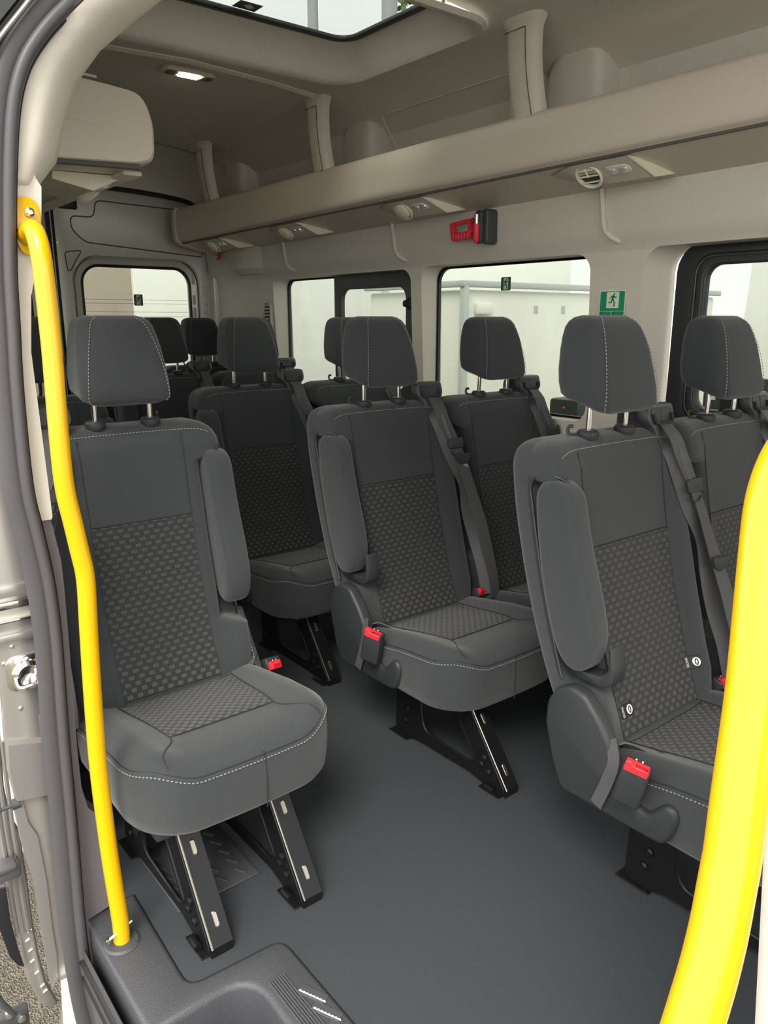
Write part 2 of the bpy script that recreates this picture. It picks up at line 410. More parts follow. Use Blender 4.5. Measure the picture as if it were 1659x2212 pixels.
# tread plate visible in the floor under the single seat
mp = thing('floor_hatch_mat', 'small dark ribbed mat with square studs on the floor behind the single seat legs', 'mat', (-1.43, .60, 0))
obj('mat_base', G().box((0, 0, .003), (.22, .19, .006), .003, 2), M['step'], mp)
for i in range(5):
    for j in range(4):
        obj('stud', G().box((-.08 + i * .04, -.07 + j * .045, .007), (.032, .012, .006), .002, 1, Matrix.Rotation(.5, 3, 'Z')), M['floor'], mp)

# ------------------------------------------------------------------ roof lining
roofp = [(2.10, 1.58), (2.115, 1.70), (2.112, 1.82), (2.09, 1.91), (2.04, 1.945), (2.005, 1.957), (1.985, 1.968), (1.95, 1.985), (1.88, 2.003), (1.78, 2.018), (1.6, 2.033), (1.27, 2.045)]
roofp = roofp + [(2.54 - y, z) for y, z in roofp[-2::-1]]
roofp = [(max(y, .43), z) for y, z in roofp]
outer = [(2.22, 1.58), (2.22, 1.95), (2.1, 2.08), (1.6, 2.14), (1.27, 2.15), (.8, 2.14), (.5, 2.1), (.36, 1.95), (.36, 1.58)]
g = G().loft([[(x, y, z) for y, z in roofp] + [(x, y, z) for y, z in outer[::-1]] for x in (XR, XF)])
ceiling = struct('ceiling', g, M['roof'])
HX0, HX1, HY0, HY1 = -2.335, -1.86, .90, 1.70
boolean(ceiling, [cutter(G().box((-.2, .33, 1.70), (2.5, .66, .46))), cutter(G().plate(rrect(HX0 - .12, HX1 + .13, HY0 - .07, HY1 + .07, .09), [], 'z', 1.9, 2.3))])
# hatch: moulded surround, dark frame, glass
hatch = sroot('window_4', (0, 0, 0))
rings = []
for e, z, r in ((.145, 2.012, .125), (.135, 2.000, .12), (.118, 2.000, .115), (.10, 2.012, .11), (.085, 2.03, .10), (.02, 2.085, .085), (.004, 2.092, .08), (-.004, 2.10, .075)):
    rings.append([(x, y, z) for x, y in rrect(HX0 - e, HX1 + e * 1.1, HY0 - e * .8, HY1 + e * .62, r, 8)])
obj('hatch_surround', G().loft(rings, caps=False), M['roof'], hatch)
g = G().plate(rrect(HX0 - .01, HX1 + .01, HY0 - .01, HY1 + .01, .075, 8), [rrect(HX0 + .022, HX1 - .022, HY0 + .022, HY1 - .022, .055, 8)], 'z', 2.094, 2.108, .004); obj('hatch_frame', g, M['darkframe'], hatch)
g = G().plate(rrect(HX0, HX1, HY0, HY1, .07, 8), [], 'z', 2.109, 2.113); obj('glass_pane', g, M['glass'], hatch)
# transverse rib of the lining and the seam over the side pockets
g = G().tube([(-2.66, y, z + .012) for y, z in roofp if .47 < y < 1.8][::1], .022, 8); struct('trim_6', g, M['roof'])
g = G().tube(fillet([(-2.50, 2.09, 1.80), (-2.53, 1.996, 1.958), (-1.80, 1.996, 1.958)], .03, 4, False), .003, 6); struct('trim_7', g, M['roof'])
def pocket_block(n, x0):
    g = G().plate(rrect(x0, x0 + .205, 1.60, 1.985, [.07, .10, .01, .01], 8), [], 'y', 2.0, 2.13, .025, 4)
    struct('trim_%d' % n, g, M['roof'])
for n, x0 in ((8, -1.73), (9, -2.80), (10, -3.86)): pocket_block(n, x0)
for n, x0 in ((11, -1.80), (12, -2.87), (13, -3.93)):
    g = G().plate([(x0 - .1, 1.60)] + [(x0 - .1 + .25 * sin(a * pi / 20), 1.60 + .415 * cos(a * pi / 20)) for a in range(0, 11)], [], 'y', 2.03, 2.13, .012, 3)
    struct('trim_%d' % n, g, M['roof'])

# ------------------------------------------------------------------ rear wall: two metal doors
def ydoor(n, y0, y1, wy0, wy1, hinge):
    root = sroot('door_%d' % n, (-4.27, (y0 + y1) / 2, 0)); oy = (y0 + y1) / 2
    def T(p): return [(y - oy, z) for y, z in p]
    hole = rrect(wy0, wy1, .75, 1.475, .09, 8)
    g = G().plate(T([(y0, .0), (y1, .0), (y1, 1.885), (y0, 1.885)]), [T(rrect(wy0 - .055, wy1 + .055, .70, 1.525, .13, 8))], 'x', -.03, 0, .004); obj('door_skin', g, M['olive'], root)
    # stepped window return
    rings = []
    for e, x, r in ((.055, .0, .13), (.045, -.012, .125), (.034, -.018, .12), (.012, -.020, .10), (.0, -.028, .09), (0, -.05, .09)):
        rings.append([(x, y - oy, z) for y, z in rrect(wy0 - e, wy1 + e, .75 - e * .9, 1.475 + e * .9, r, 8)])
    obj('window_return', G().loft(rings, caps=False), M['olive'], root)
    for e, rad, mm in ((.05, .006, 'rubber'), (.004, .009, 'blackseal')):
        obj('window_seal', G().tube([(-.012 if e > .02 else -.026, y - oy, z) for y, z in rrect(wy0 - e, wy1 + e, .75 - e, 1.475 + e, .09 + e, 8)], rad, 8, True), M[mm], root)
    obj('glass_pane', G().plate(T(hole), [], 'x', -.044, -.040), M['glass'], root)
    for z in (1.305, 1.285, 1.24, 1.215, 1.17): obj('heater_line', G().box((-.038, (wy0 + wy1) / 2 - oy, z), (.001, wy1 - wy0 - .02, .0016)), M['groove'], root)
    return root, oy, T
struct('trim_23', G().plate([(2.118, -.02), (2.25, -.02), (2.25, 1.7), (2.10, 1.7), (2.10, 1.62)], [], 'x', -4.31, -4.215, .006), M['olive'])
d1, oy, T = ydoor(1, 1.262, 2.125, 1.385, 1.985, 1)
def seam(path, parent, r=.0036, closed=True): obj('pressed_line', G().tube(path, r, 6, closed), M['groove'], parent)  # dark tube on the flat skin draws the shade of a pressed crease
def xo(pts): return [(.0, y - oy, z) for y, z in pts]
seam([(.0, y - oy, z) for y, z in fillet([(1.48, 1.80), (2.07, 1.785), (2.07, 1.545), (1.41, 1.590), (1.345, 1.65), (1.345, 1.715), (1.465, 1.715)], .03, 5)], d1)
seam([(.0, y - oy, z) for y, z in fillet([(1.30, 1.537), (1.39, 1.548), (1.355, 1.50), (1.325, 1.445), (1.308, 1.445)], .02, 4)], d1, .003)
for z in (1.535, 1.36, 1.26, .98):
    g = G().plate([(a - oy, b) for a, b in rrect(2.058, 2.09, z - .03, z + .03, .014)], [[(a - oy, b) for a, b in rrect(2.066, 2.082, z - .022, z + .022, .008)]], 'x', -.002, .008, .002); obj('slot_rim', g, M['olive'], d1)
obj('latch_block', G().box((.01, 1.335 - oy, 1.775), (.03, .09, .06), .008), M['blackseal'], d1)
for z in (1.42, 1.31, 1.24, 1.14, 1.03):
    obj('clip_plate', G().box((-.014, 2.008 - oy, z), (.006, .018, .05), .003, 1), M['olive'], d1)
d2, oy, T = ydoor(2, .40, 1.222, .52, 1.115, -1)
# centre seals between the two doors
g = G().plate(rrect(1.222, 1.262, -.02, 1.86, .004), [], 'x', -4.29, -4.262, .003); 
rc = struct('trim_14', g, M['blackseal'])
obj('bright_strip', G().box((-4.26, 1.243, .92), (.006, .006, 1.86), .002, 1), M['olive'], rc)
g = G().tube(spline([(-4.235, .6, 1.80), (-4.235, .9, 1.853), (-4.235, 1.25, 1.868), (-4.235, 1.47, 1.864), (-4.235, 1.71, 1.857), (-4.235, 1.9, 1.842), (-4.235, 2.0, 1.822), (-4.235, 2.06, 1.77), (-4.235, 2.09, 1.6), (-4.235, 2.115, 1.4), (-4.235, 2.125, .9), (-4.235, 2.12, .1)], 5), .012, 8)
struct('trim_15', g, M['blackseal'])
ARCH = [(.45, 1.76), (.6, 1.80), (.9, 1.853), (1.25, 1.868), (1.47, 1.864), (1.71, 1.857), (1.9, 1.842), (2.0, 1.822), (2.06, 1.77), (2.10, 1.60)]
RT_ = sorted([p for p in roofp if p[1] > 1.6])
def rearf(u, v):
    y = lerp(.45, 2.10, u); zc = table(RT_, y); za = table(ARCH, y); a_ = v * pi / 2
    return (-3.85 - .40 * sin(a_), y, zc - .004 - max(0, zc - za) * (1 - cos(a_)))
g = G().sheet(rearf, 40, 10); g.plate([(.36, 1.87), (1.2, 1.88), (2.0, 1.84), (2.2, 1.6), (2.24, 1.6), (2.24, 2.12), (.36, 2.12)], [], 'x', -4.33, -4.262); struct('wall_rear', g, M['roof'], ang=60)

M['grey'] = mat('dark_grey_lining', (.10, .097, .10), .7, bump=.2, bscale=400)
g = G().loft([[(x, .40, .0), (x, .412, .3), (x, .40, .8), (x, .405, .86), (x, .38, .86), (x, .36, .0)] for x in (XR, -1.60)]); struct('trim_24', g, M['grey'])
# ------------------------------------------------------------------ near wall behind the door opening (with unseen windows added for light) and ahead of it
g = G().loft([[(x, .425, -.03), (x, .40, .3), (x, .385, .8), (x, .40, .9), (x, .44, 1.40), (x, .455, 1.6), (x, .34, 1.6), (x, .31, .9), (x, .31, -.03)] for x in (XR, -1.72)])
wr = struct('wall_right', g, M['wall'])
def ncut(x0, x1):
    return cutter(G().loft([[(x, y, z) for x, z in rrect(x0, x1, .88, 1.40, .06, 6)] for y in (.2, .55)]))
boolean(wr, [ncut(-3.55, -2.50), ncut(-2.40, -1.80)])
for n, (a, b) in ((5, (-3.55, -2.5)), (6, (-2.40, -1.80))):
    r = sroot('window_%d' % n, ((a + b) / 2, .345, .88)); obj('glass_pane', G().plate(rrect(a - (a + b) / 2, b - (a + b) / 2, 0, .52, .06), [], 'y', -.002, .002), M['glass'], r)

#SHELF
# ------------------------------------------------------------------ overhead luggage shelf, far side
shelfp = fillet([(1.872, 1.772), (1.858, 1.778), (1.846, 1.765), (1.838, 1.725), (1.845, 1.635), (1.852, 1.618), (1.862, 1.612), (1.870, 1.606), (1.885, 1.600), (2.085, 1.562), (2.085, 1.64), (1.90, 1.65), (1.88, 1.67)], [.004, .006, .006, .03, .012, .006, .004, .006, .01, .004, .004, .01, .01], 3)
sh = thing('luggage_shelf', 'long beige overhead luggage shelf running the length of the far side above the windows', 'shelf', (-1.6, 1.9, 1.6))
def rel(p, o): return (p[0] - o.location.x, p[1] - o.location.y, p[2] - o.location.z)
def shz(x, z): return z + (x + 2.7) * lerp(.0115, .004, max(0, min(1, (z - 1.6) / .17))) + lerp(.008, 0, max(0, min(1, (z - 1.6) / .17)))
g = G().loft([[rel((x, y, shz(x, z)), sh) for y, z in shelfp] for x in (-4.10, XF)]); obj('shelf_tray', g, M['shelf'], sh)
g = G()
rings = []
for x, e in ((-4.145, .0), (-4.14, .006), (-4.105, .006), (-4.10, .0)):
    rings.append([rel((x, y - e * (1 if y < 1.95 else 0), shz(x, z) + (e if z > 1.7 else -e)), sh) for y, z in shelfp])
obj('end_cap', g.loft(rings), M['shelf'], sh)
obj('under_lip_groove', G().tube([rel((-4.09, 1.868, shz(-4.09, 1.604)), sh), rel((XF, 1.868, shz(XF, 1.604)), sh)], .004, 6), M['groove'], sh)
def strap(X, lean=.075, w=.108):
    # bowed support: cross-section U open to the wall
    pts = []
    for k in range(13):
        t = k / 12; z = 1.745 + t * .29
        y = 1.868 - .035 * sin(pi * t * .9) * .6 - .075 * t ** 2.2; x = X + lean * t ** 1.6 - .012 * sin(pi * t)
        ww = w * (1 + .10 * (2 * t - .8) ** 4 + (.32 * sst(.84, .97, t)))
        pts.append((x, y, z, ww))
    rings = []
    for x, y, z, ww in pts:
        h = ww / 2
        rings.append([rel((x + a * h, y + b, z), sh) for a, b in ((-1, .03), (-1, .008), (-.9, .0), (-.55, -.010), (.55, -.010), (.9, 0), (1, .008), (1, .03))])
    st = obj('support_strap', G().loft(rings), M['wall'], sh, ang=50)
    loop = [pts[i] for i in range(1, 11)]
    a = [rel((x + .25 * w * (1.0), y - .011, z), sh) for x, y, z, ww in loop]
    obj('strap_seam', G().tube(a, .0016, 5), M['groove'], st)
    (x, y, z, ww), (x2, y2, z2, w2) = pts[1], pts[10]
    obj('strap_seam', G().tube([rel((x - .45 * ww, y - .008, z), sh), rel((x + .25 * w, y - .011, z + .004), sh)], .0016, 5), M['groove'], st)
    obj('strap_seam', G().tube([rel((x2 - .45 * w2, y2 - .008, z2), sh), rel((x2 + .25 * w, y2 - .011, z2), sh)], .0016, 5), M['groove'], st)
strap(-1.665, .025); strap(-2.74, .07); strap(-3.735, .08)

# vent and reading light consoles under the shelf
def console(name, label, X, Y, z, m=1, group=None, slats=True):
    r = thing(name, label, 'vent', (X, Y, z), group)
    cs = [(-.052, .022), (.045, -.022), (.142, -.004), (.142, .012), (.045, .016)]
    g = G(); rings = []
    for x, t in ((-.135, .0), (-.10, .35), (-.065, .75), (-.03, 1), (.05, 1), (.13, 1), (.148, 1)):
        rings.append([(x + (.022 * (i in (1, 2, 3)) if x > .14 else 0), m * lerp(.045, a, .6 + .4 * t), lerp(.012 - .1 * (a - .045) * (a > .05) * 0, c, t)) for i, (a, c) in enumerate(cs)])
    obj('console_plate', g.loft(rings), M['wall'], r, ang=25)
    g = G(); e = [(.150, -.052, .023), (.175, .045, -.0235), (.179, .144, -.005), (.176, .142, .014), (.165, .045, .018)]
    g.loft([[(x, m * y, z_) for x, y, z_ in e], [(x + .006, m * y, z_ + .0005) for x, y, z_ in e]]); obj('wedge_fairing', g, M['fairing'], r)
    vx = Vector((0, .911 * m, -.413)); wx = Vector((0, -.413 * m, -.911)); ux = Vector((1, 0, 0))
    def F(g, c, tilt=0):
        v2 = vx * cos(tilt) - wx * sin(tilt); w2 = wx * cos(tilt) + vx * sin(tilt) * -1 * 0 + vx * 0
        w2 = (wx * cos(tilt) + vx * sin(tilt)) if tilt else wx
        o = ux * c[0] + vx * c[1] + wx * c[2]
        g.v = [tuple(o + ux * p[0] + v2 * p[1] + w2 * p[2]) for p in g.v]; return g
    T = -.30
    v = obj('vent_ring', F(G().lathe([(.034, -.01), (.041, .002), (.043, .008), (.039, .012), (.035, .010), (.033, -.004)], (0, 0, 0), n=28), (0, -.004, .0), T), M['trim'], r)
    obj('vent_back', F(G().lathe([(.034, -.004), (.034, .002)], (0, 0, 0), n=28), (0, -.004, .0), T), M['hgrey'] if slats else M['wall'], v)
    if slats:
        for k in range(3):
            y = -.020 + k * .020; ww = 2 * sqrt(.033 ** 2 - y * y)
            obj('vent_slat', F(G().box((0, y, .008), (ww, .004, .012), .001, 1, Matrix.Rotation(.5, 3, 'X')), (0, -.004, 0), T), M['fairing'], v)
        obj('vent_slat', F(G().box((0, -.012, .010), (.004, .03, .006), .001, 1), (0, -.004, 0), T), M['fairing'], v)
    else:
        obj('vent_disc', F(G().lathe([(.032, .004), (.030, .016), (.020, .021), (.001, .022)], (0, 0, 0), n=28), (0, -.004, .0), T), M['fairing'], v)
    ln = obj('reading_light', F(G().plate(rrect(.058, .135, -.020, .020, .016), [], 'z', -.002, .004, .002), (0, -.006, 0)), M['trim'], r)
    for dx in (.078, .115): obj('bulb_lens', F(G().lathe([(.014, .003), (.013, .007), (.008, .010), (.001, .011)], (dx, 0, 0), n=14), (0, -.006, 0)), M['clear'], ln)
    return r
for i, (px_, py_, lab) in enumerate(((1276, 381, 'vent and twin reading light console nearest the front, above the emergency exit sign'), (874, 461, 'vent and reading light console under the shelf, left of the red emergency hammer'),
                                    (620, 507, 'vent and reading light console under the shelf above the rearmost side window'), (464, 536, 'vent and reading light console at the rear end of the shelf'))):
    p = on(px_, py_, 'y', 1.925)
    console('vent_console', lab, p.x, 1.925, shz(p.x, 1.584) - .008, 1, None, i == 0)
# near-side shelf, seen from its front end
ns = thing('luggage_shelf', 'short beige overhead shelf end at upper left above the yellow grab rail', 'shelf', (-2.9, .6, 1.6))
nsp = fillet([(.455, 1.745), (.70, 1.735), (.812, 1.725), (.838, 1.665), (.836, 1.590), (.825, 1.572), (.79, 1.562), (.455, 1.545)], [.01, .05, .03, .03, .015, .012, .01, .01], 4)
g = G(); rings = []
for x, e in ((-4.1, 0), (-1.99, 0), (-1.96, .004), (-1.945, .016), (-1.94, .03)):
    rings.append([rel((x, lerp(y, .62, e * 2), lerp(z, 1.67, e * 2)), ns) for y, z in nsp])
obj('shelf_body', g.loft(rings), M['shelf'], ns)
for k, z in enumerate((1.735, 1.645)):
    obj('face_crease', G().tube([rel((-1.942, .46, z + .012), ns), rel((-1.9425, .70, z + .006 - .012 * k), ns)], .003, 6), M['shelf'], ns)
obj('lower_edge_strip', G().box(rel((-3.03, .80, 1.556), ns), (2.02, .05, .012), .004), M['wall'], ns)
g = G().tube([rel((-1.95, .46, 1.548), ns), rel((-1.95, .79, 1.560), ns)], .008, 8); obj('under_lip_groove', g, M['groove'], ns)
c = console('vent_console', 'vent and reading light console under the near shelf, beside the grab rail top', on(186, 390, 'y', .765).x, .765, 1.538, -1, None, False)

# ceiling lamp
lp = thing('ceiling_lamp', 'lit oblong courtesy lamp recessed in the grey roof lining behind the hatch', 'lamp', (-2.765, 1.325, 2.043))
g = G(); rings = []
for e, z in ((1.0, .0), (1.0, -.006), (.95, -.012), (.88, -.013)): rings.append([(x * e, y * e, z) for x, y in rrect(-.035, .035, -.10, .10, .034, 6)])
obj('lamp_housing', g.loft(rings), M['wall'], lp)
obj('side_recess', G().plate(rrect(-.022, .022, -.085, -.045, .015), [], 'z', -.0155, -.010), M['groove'], lp)
obj('side_recess', G().plate(rrect(-.022, .022, .045, .085, .015), [], 'z', -.0155, -.010), M['groove'], lp)
obj('lit_lens', G().box((0, 0, -.014), (.036, .075, .008), .002, 1), M['lens'], lp)

# ------------------------------------------------------------------ emergency hammers and signs
hm = thing('emergency_hammer', 'red emergency hammer in black wall clip above the middle side window', 'hammer', (-2.045, 2.075, 1.49))
g = G().plate(rrect(.034, .062, -.035, .082, .013), [], 'y', -.042, .012, .006, 3); g.box((.005, -.012, .02), (.06, .03, .07), .008); obj('wall_clip', g, M['hgrey'], hm)
g = G().plate(rrect(.014, .046, -.034, .078, .012), [], 'y', -.056, -.04, .005); obj('clip_front', g, M['hgrey'], hm)
g = G().lathe([(.008, .03), (.008, .062)], (.03, -.062, 0), n=12); obj('steel_head', g, M['chrome'], hm)
g = G().lathe([(.003, -.034), (.011, -.022), (.011, .032)], (.03, -.062, 0), n=12); obj('hammer_head', g, M['red'], hm)
hp = [(x, z) for x, z in fillet([(-.105, -.018), (-.005, -.012), (-.01, .055), (-.118, .047)], .012, 4)]
g = G().plate(hp, [fillet([(-.092, .012), (-.022, .014), (-.026, .042), (-.098, .036)], .005, 3)], 'y', -.055, -.035, .004); h = obj('handle', g, M['red'], hm)
for k in range(6): obj('grip_rib', G().box((-.090 + k * .014, -.057, -.002), (.006, .006, .024), .002, 1), M['redprint'], h)
obj('clip_blade', G().box((-.0, -.05, .03), (.012, .012, .05), .003), M['redprint'], hm)
h2 = thing('emergency_hammer', 'small red emergency tab below the rear end of the far shelf', 'hammer', (-4.06, 2.06, 1.55))
obj('red_tab', G().box((0, 0, -.0), (.035, .012, .06), .004), M['redprint'], h2)
for k in range(3): obj('pull_mark', G().box((-.0, -.0075, .015 - k * .015), (.012, .002, .006), .0005, 1), M['whitemark'], h2)

def man(place, s):
    """running figure: head, body with limbs; place(u,v,d) maps sign coords, d in front"""
    g = G()
    def limb(pts, w):
        for (a, b) in zip(pts, pts[1:]):
            A, B = Vector(a), Vector(b); d = (B - A).normalized(); n = Vector((-d.y, d.x)) * w / 2
            q = [A + n, A - n, B - n, B + n]
            v = [place(p.x * s, p.y * s, 0) for p in q] + [place(p.x * s, p.y * s, .0006) for p in q]
            g.add(v, [(0, 1, 2, 3), (7, 6, 5, 4), (0, 4, 5, 1), (1, 5, 6, 2), (2, 6, 7, 3), (3, 7, 4, 0)])
    hd = circ(.13, .40, .075, 12); v = [place(x * s, y * s, 0) for x, y in hd] + [place(x * s, y * s, .0006) for x, y in hd]
    g.add(v, [tuple(range(12)), tuple(range(12, 24))] + [(i, (i + 1) % 12, 12 + (i + 1) % 12, 12 + i) for i in range(12)])
    limb([(.07, .31), (.0, .02)], .17)
    limb([(.07, .30), (.22, .16), (.33, .24)], .07); limb([(.05, .29), (-.12, .22), (-.19, .06)], .07)
    limb([(.02, .03), (.16, -.16), (.14, -.42), (.22, -.42)], .09); limb([(-.02, .03), (-.10, -.18), (-.34, -.16)], .09)
    return g
def exit_sign(loc, w, h, label, full, glassy=False, ax='y', flip=1, group=None):
    r = thing('exit_sign', label, 'sign', loc, group)
    def pl(u, v, d=0):
        return (flip * u, -.0016 - d, v) if ax == 'y' else (.0016 + d, flip * u, v)
    def quad(x0, x1, y0, y1, d, m, nm):
        p = rrect(x0, x1, y0, y1, min(.004, (x1 - x0) * .1, (y1 - y0) * .1), 3); g = G()
        if ax == 'y': g.plate([(flip * a, b) for a, b in p], [], 'y', -.0012 - d, 0 if d == 0 else -d)
        else: g.plate([(flip * a, b) for a, b in p], [], 'x', 0 if d == 0 else d, .0012 + d)
        return obj(nm, g, m, r)
    if full:
        quad(-w / 2, w / 2, -h * .5, h * .5, 0, M['signlight'], 'sign_board'); quad(-w / 2 + .003, w / 2 - .003, -h / 2 + .003, h / 2 - .003, .0006, M['green'], 'green_field')
        quad(-.021, .025, .003, h / 2 - .005, .0010, M['signlight'], 'door_symbol')
        obj('running_man', man(lambda u, v, d: pl(u + .002, v + h * .245, .0012 + d), .044), M['green'], r)
        for k, cx in enumerate((-w * .22, w * .26)):
            hand = [(cx + a, -h * .24 + b) for a, b in fillet([(-.014, -.008), (.012, -.012), (.016, .0), (.004, .010), (-.010, .008)], .006, 3)]
            obj('hand_symbol', G().plate([(flip * a, b) for a, b in hand], [], 'y', -.0026, -.001), M['signlight'], r)
        quad(-w / 2 + .004, w / 2 - .004, -.0065, -.0055, .0012, M['signlight'], 'divider_line'); quad(-.0005, .0005, -h / 2 + .004, -.006, .0012, M['signlight'], 'divider_line')
        g = G(); textmesh(g, '1', .012, lambda c: pl(c.x - w * .42, c.y - h * .13, .0012)); textmesh(g, '2', .012, lambda c: pl(c.x + w * .08, c.y - h * .13, .0012)); obj('numeral', g, M['signlight'], r)
    else:
        quad(-w / 2, w / 2, -h / 2, h / 2, 0, M['dgreen'], 'sticker'); quad(-w * .22, w * .25, -h * .42, h * .42, .0006, M['signlight'], 'door_symbol')
        obj('running_man', man(lambda u, v, d: pl(u, v, .0012 + d), h * .8), M['dgreen'], r)
    return r
p = on(1323, 668, 'y', wallY(1.24)); exit_sign((p.x, wallY(1.24) - .003, p.z), .096, .115, 'green and cream emergency exit sign with running figure on the far wall pillar', True)
p = on(1093, 613, 'y', 2.208); exit_sign(p, .048, .048, 'small dark green running figure sticker on the middle side window glass', False)
p = on(299, 648, 'x', -4.305); exit_sign(p, .05, .06, 'small dark green running figure sticker on the rear door window', False, ax='x')
p = on(538, 690, 'y', 2.13); exit_sign((p.x, wallY(p.z) - .002, p.z - .02), .055, .05, 'green sticker edge peeking above the third row headrest', False)
r = thing('hatch_sticker', 'small grey square sticker on the roof hatch glass', 'sticker', on(535, 13, 'z', 2.107))
obj('sticker_sheet', G().box((0, 0, 0), (.055, .075, .0012)), M['hgrey'], r); obj('arrow_mark', G().box((0, .005, -.001), (.02, .03, .0008), 0, 1, Matrix.Rotation(.7, 3, 'Z')), M['signlight'], r)

#SEATS
# ------------------------------------------------------------------ seats (local: x forward, y across, z up from the floor)
XFT = [(.28, .206), (.30, .20), (.35, .183), (.40, .163), (.45, .143), (.50, .126), (.55, .111), (.60, .096), (.65, .083), (.70, .071), (.77, .057), (.85, .043), (.93, .031), (.97, .025)]
def xf0(z): return table(XFT, z)
def bol(y, z): return .022 * sst(.13, .185, abs(y)) * (1 - .8 * sst(.66, .88, z)) * sst(.30, .42, z)
def xf(y, z): return xf0(z) + bol(y, z) - .012 * sst(.90, .96, z)
def xb(z): return xf0(z) - lerp(.105, .125, max(0, min(1, (z - .33) / .5)))
WT = [(.28, .200), (.33, .208), (.40, .218), (.55, .226), (.80, .229), (.87, .228), (.90, .2265), (.915, .224), (.93, .218), (.94, .210), (.948, .198), (.953, .186), (.957, .170)]
def inset(z): return table([(.91, 0), (.93, .003), (.942, .008), (.95, .015), (.954, .022), (.957, .032)], z)
def back_ring(z):
    Wd = table(WT, z); n = sst(.455, .475, z) * (1 - sst(.858, .885, z)); Wn = Wd - .062 * n; i = inset(z); r = .024 - .35 * i
    p = []
    B = xb(z) + i
    # right rear -> right front
    for k in range(5):
        a = pi / 2 * k / 4; p.append((B + r * (1 - sin(a)) if 0 else B + r - r * cos(a), Wd - r + r * sin(a)))
    F = lambda y: xf(y, z) - i
    for k in range(5):
        a = pi / 2 * k / 4; y = Wd - r + r * cos(a); p.append((F(Wd - r) - r + r * sin(a), y))
    m = 18
    for k in range(1, m): 
        y = lerp(Wd - r, -(Wn - r), k / m); p.append((F(y), y))
    for k in range(5):
        a = pi / 2 * k / 4; p.append((F(-(Wn - r)) - r + r * cos(a), -(Wn - r) - r * sin(a)))
    wd_ = min(.056, .45 * (F(-(Wn - r)) - B)); S0 = B + wd_; S1 = B + wd_ - .006
    p += [(S0 + .006 * n, -Wn), (S0, -Wn - .004 * n), (S1 + .004, -(Wd - .01 * n)), (S1, -Wd)]
    for k in range(5):
        a = pi / 2 * k / 4; p.append((B + r - r * sin(a), -(Wd - r) - r * cos(a)))
    for k in range(1, 5): p.append((B, lerp(-(Wd - r), Wd - r, k / 5)))
    return [(x, y, z) for x, y in p]
BZ = [.285, .30, .33, .37, .41, .44, .455, .465, .475, .50] + [.50 + .04 * k for k in range(1, 10)] + [.863, .872, .88, .887, .90, .912, .923, .932, .939, .944, .948, .951, .954, .957]
def cush_outline(ins, n=12):
    x0, x1, h = .085 + ins, .562 - ins, .234 - ins
    p = rrect(x0, x1, -h, h, [max(.12 - ins, .012), max(.03 - ins, .008), max(.03 - ins, .008), max(.12 - ins, .012)], n)
    # add points along the edges and bow the front
    q = []
    for i, (a, b) in enumerate(zip(p, p[1:] + p[:1])):
        m = 4 if i % (n + 1) == n else 1
        for k in range(m): q.append((lerp(a[0], b[0], k / m), lerp(a[1], b[1], k / m)))
    return [(x + .014 * (1 - (y / .23) ** 2) * sst(.36, .56, x), y) for x, y in q]
def H(x, y):
    return .338 + .040 * sst(.12, .46, x) + .016 * sst(.11, .19, abs(y)) * sst(.1, .2, x) - .012 * sst(.50, .57, x) - .012 * sst(.19, .226, abs(y))
def add_uv(me, f):
    uv = me.uv_layers.new(name='UVMap')
    for lp in me.loops: uv.data[lp.index].uv = f(me.vertices[lp.vertex_index].co)
def coll(path): return [Vector(p) for p in path]
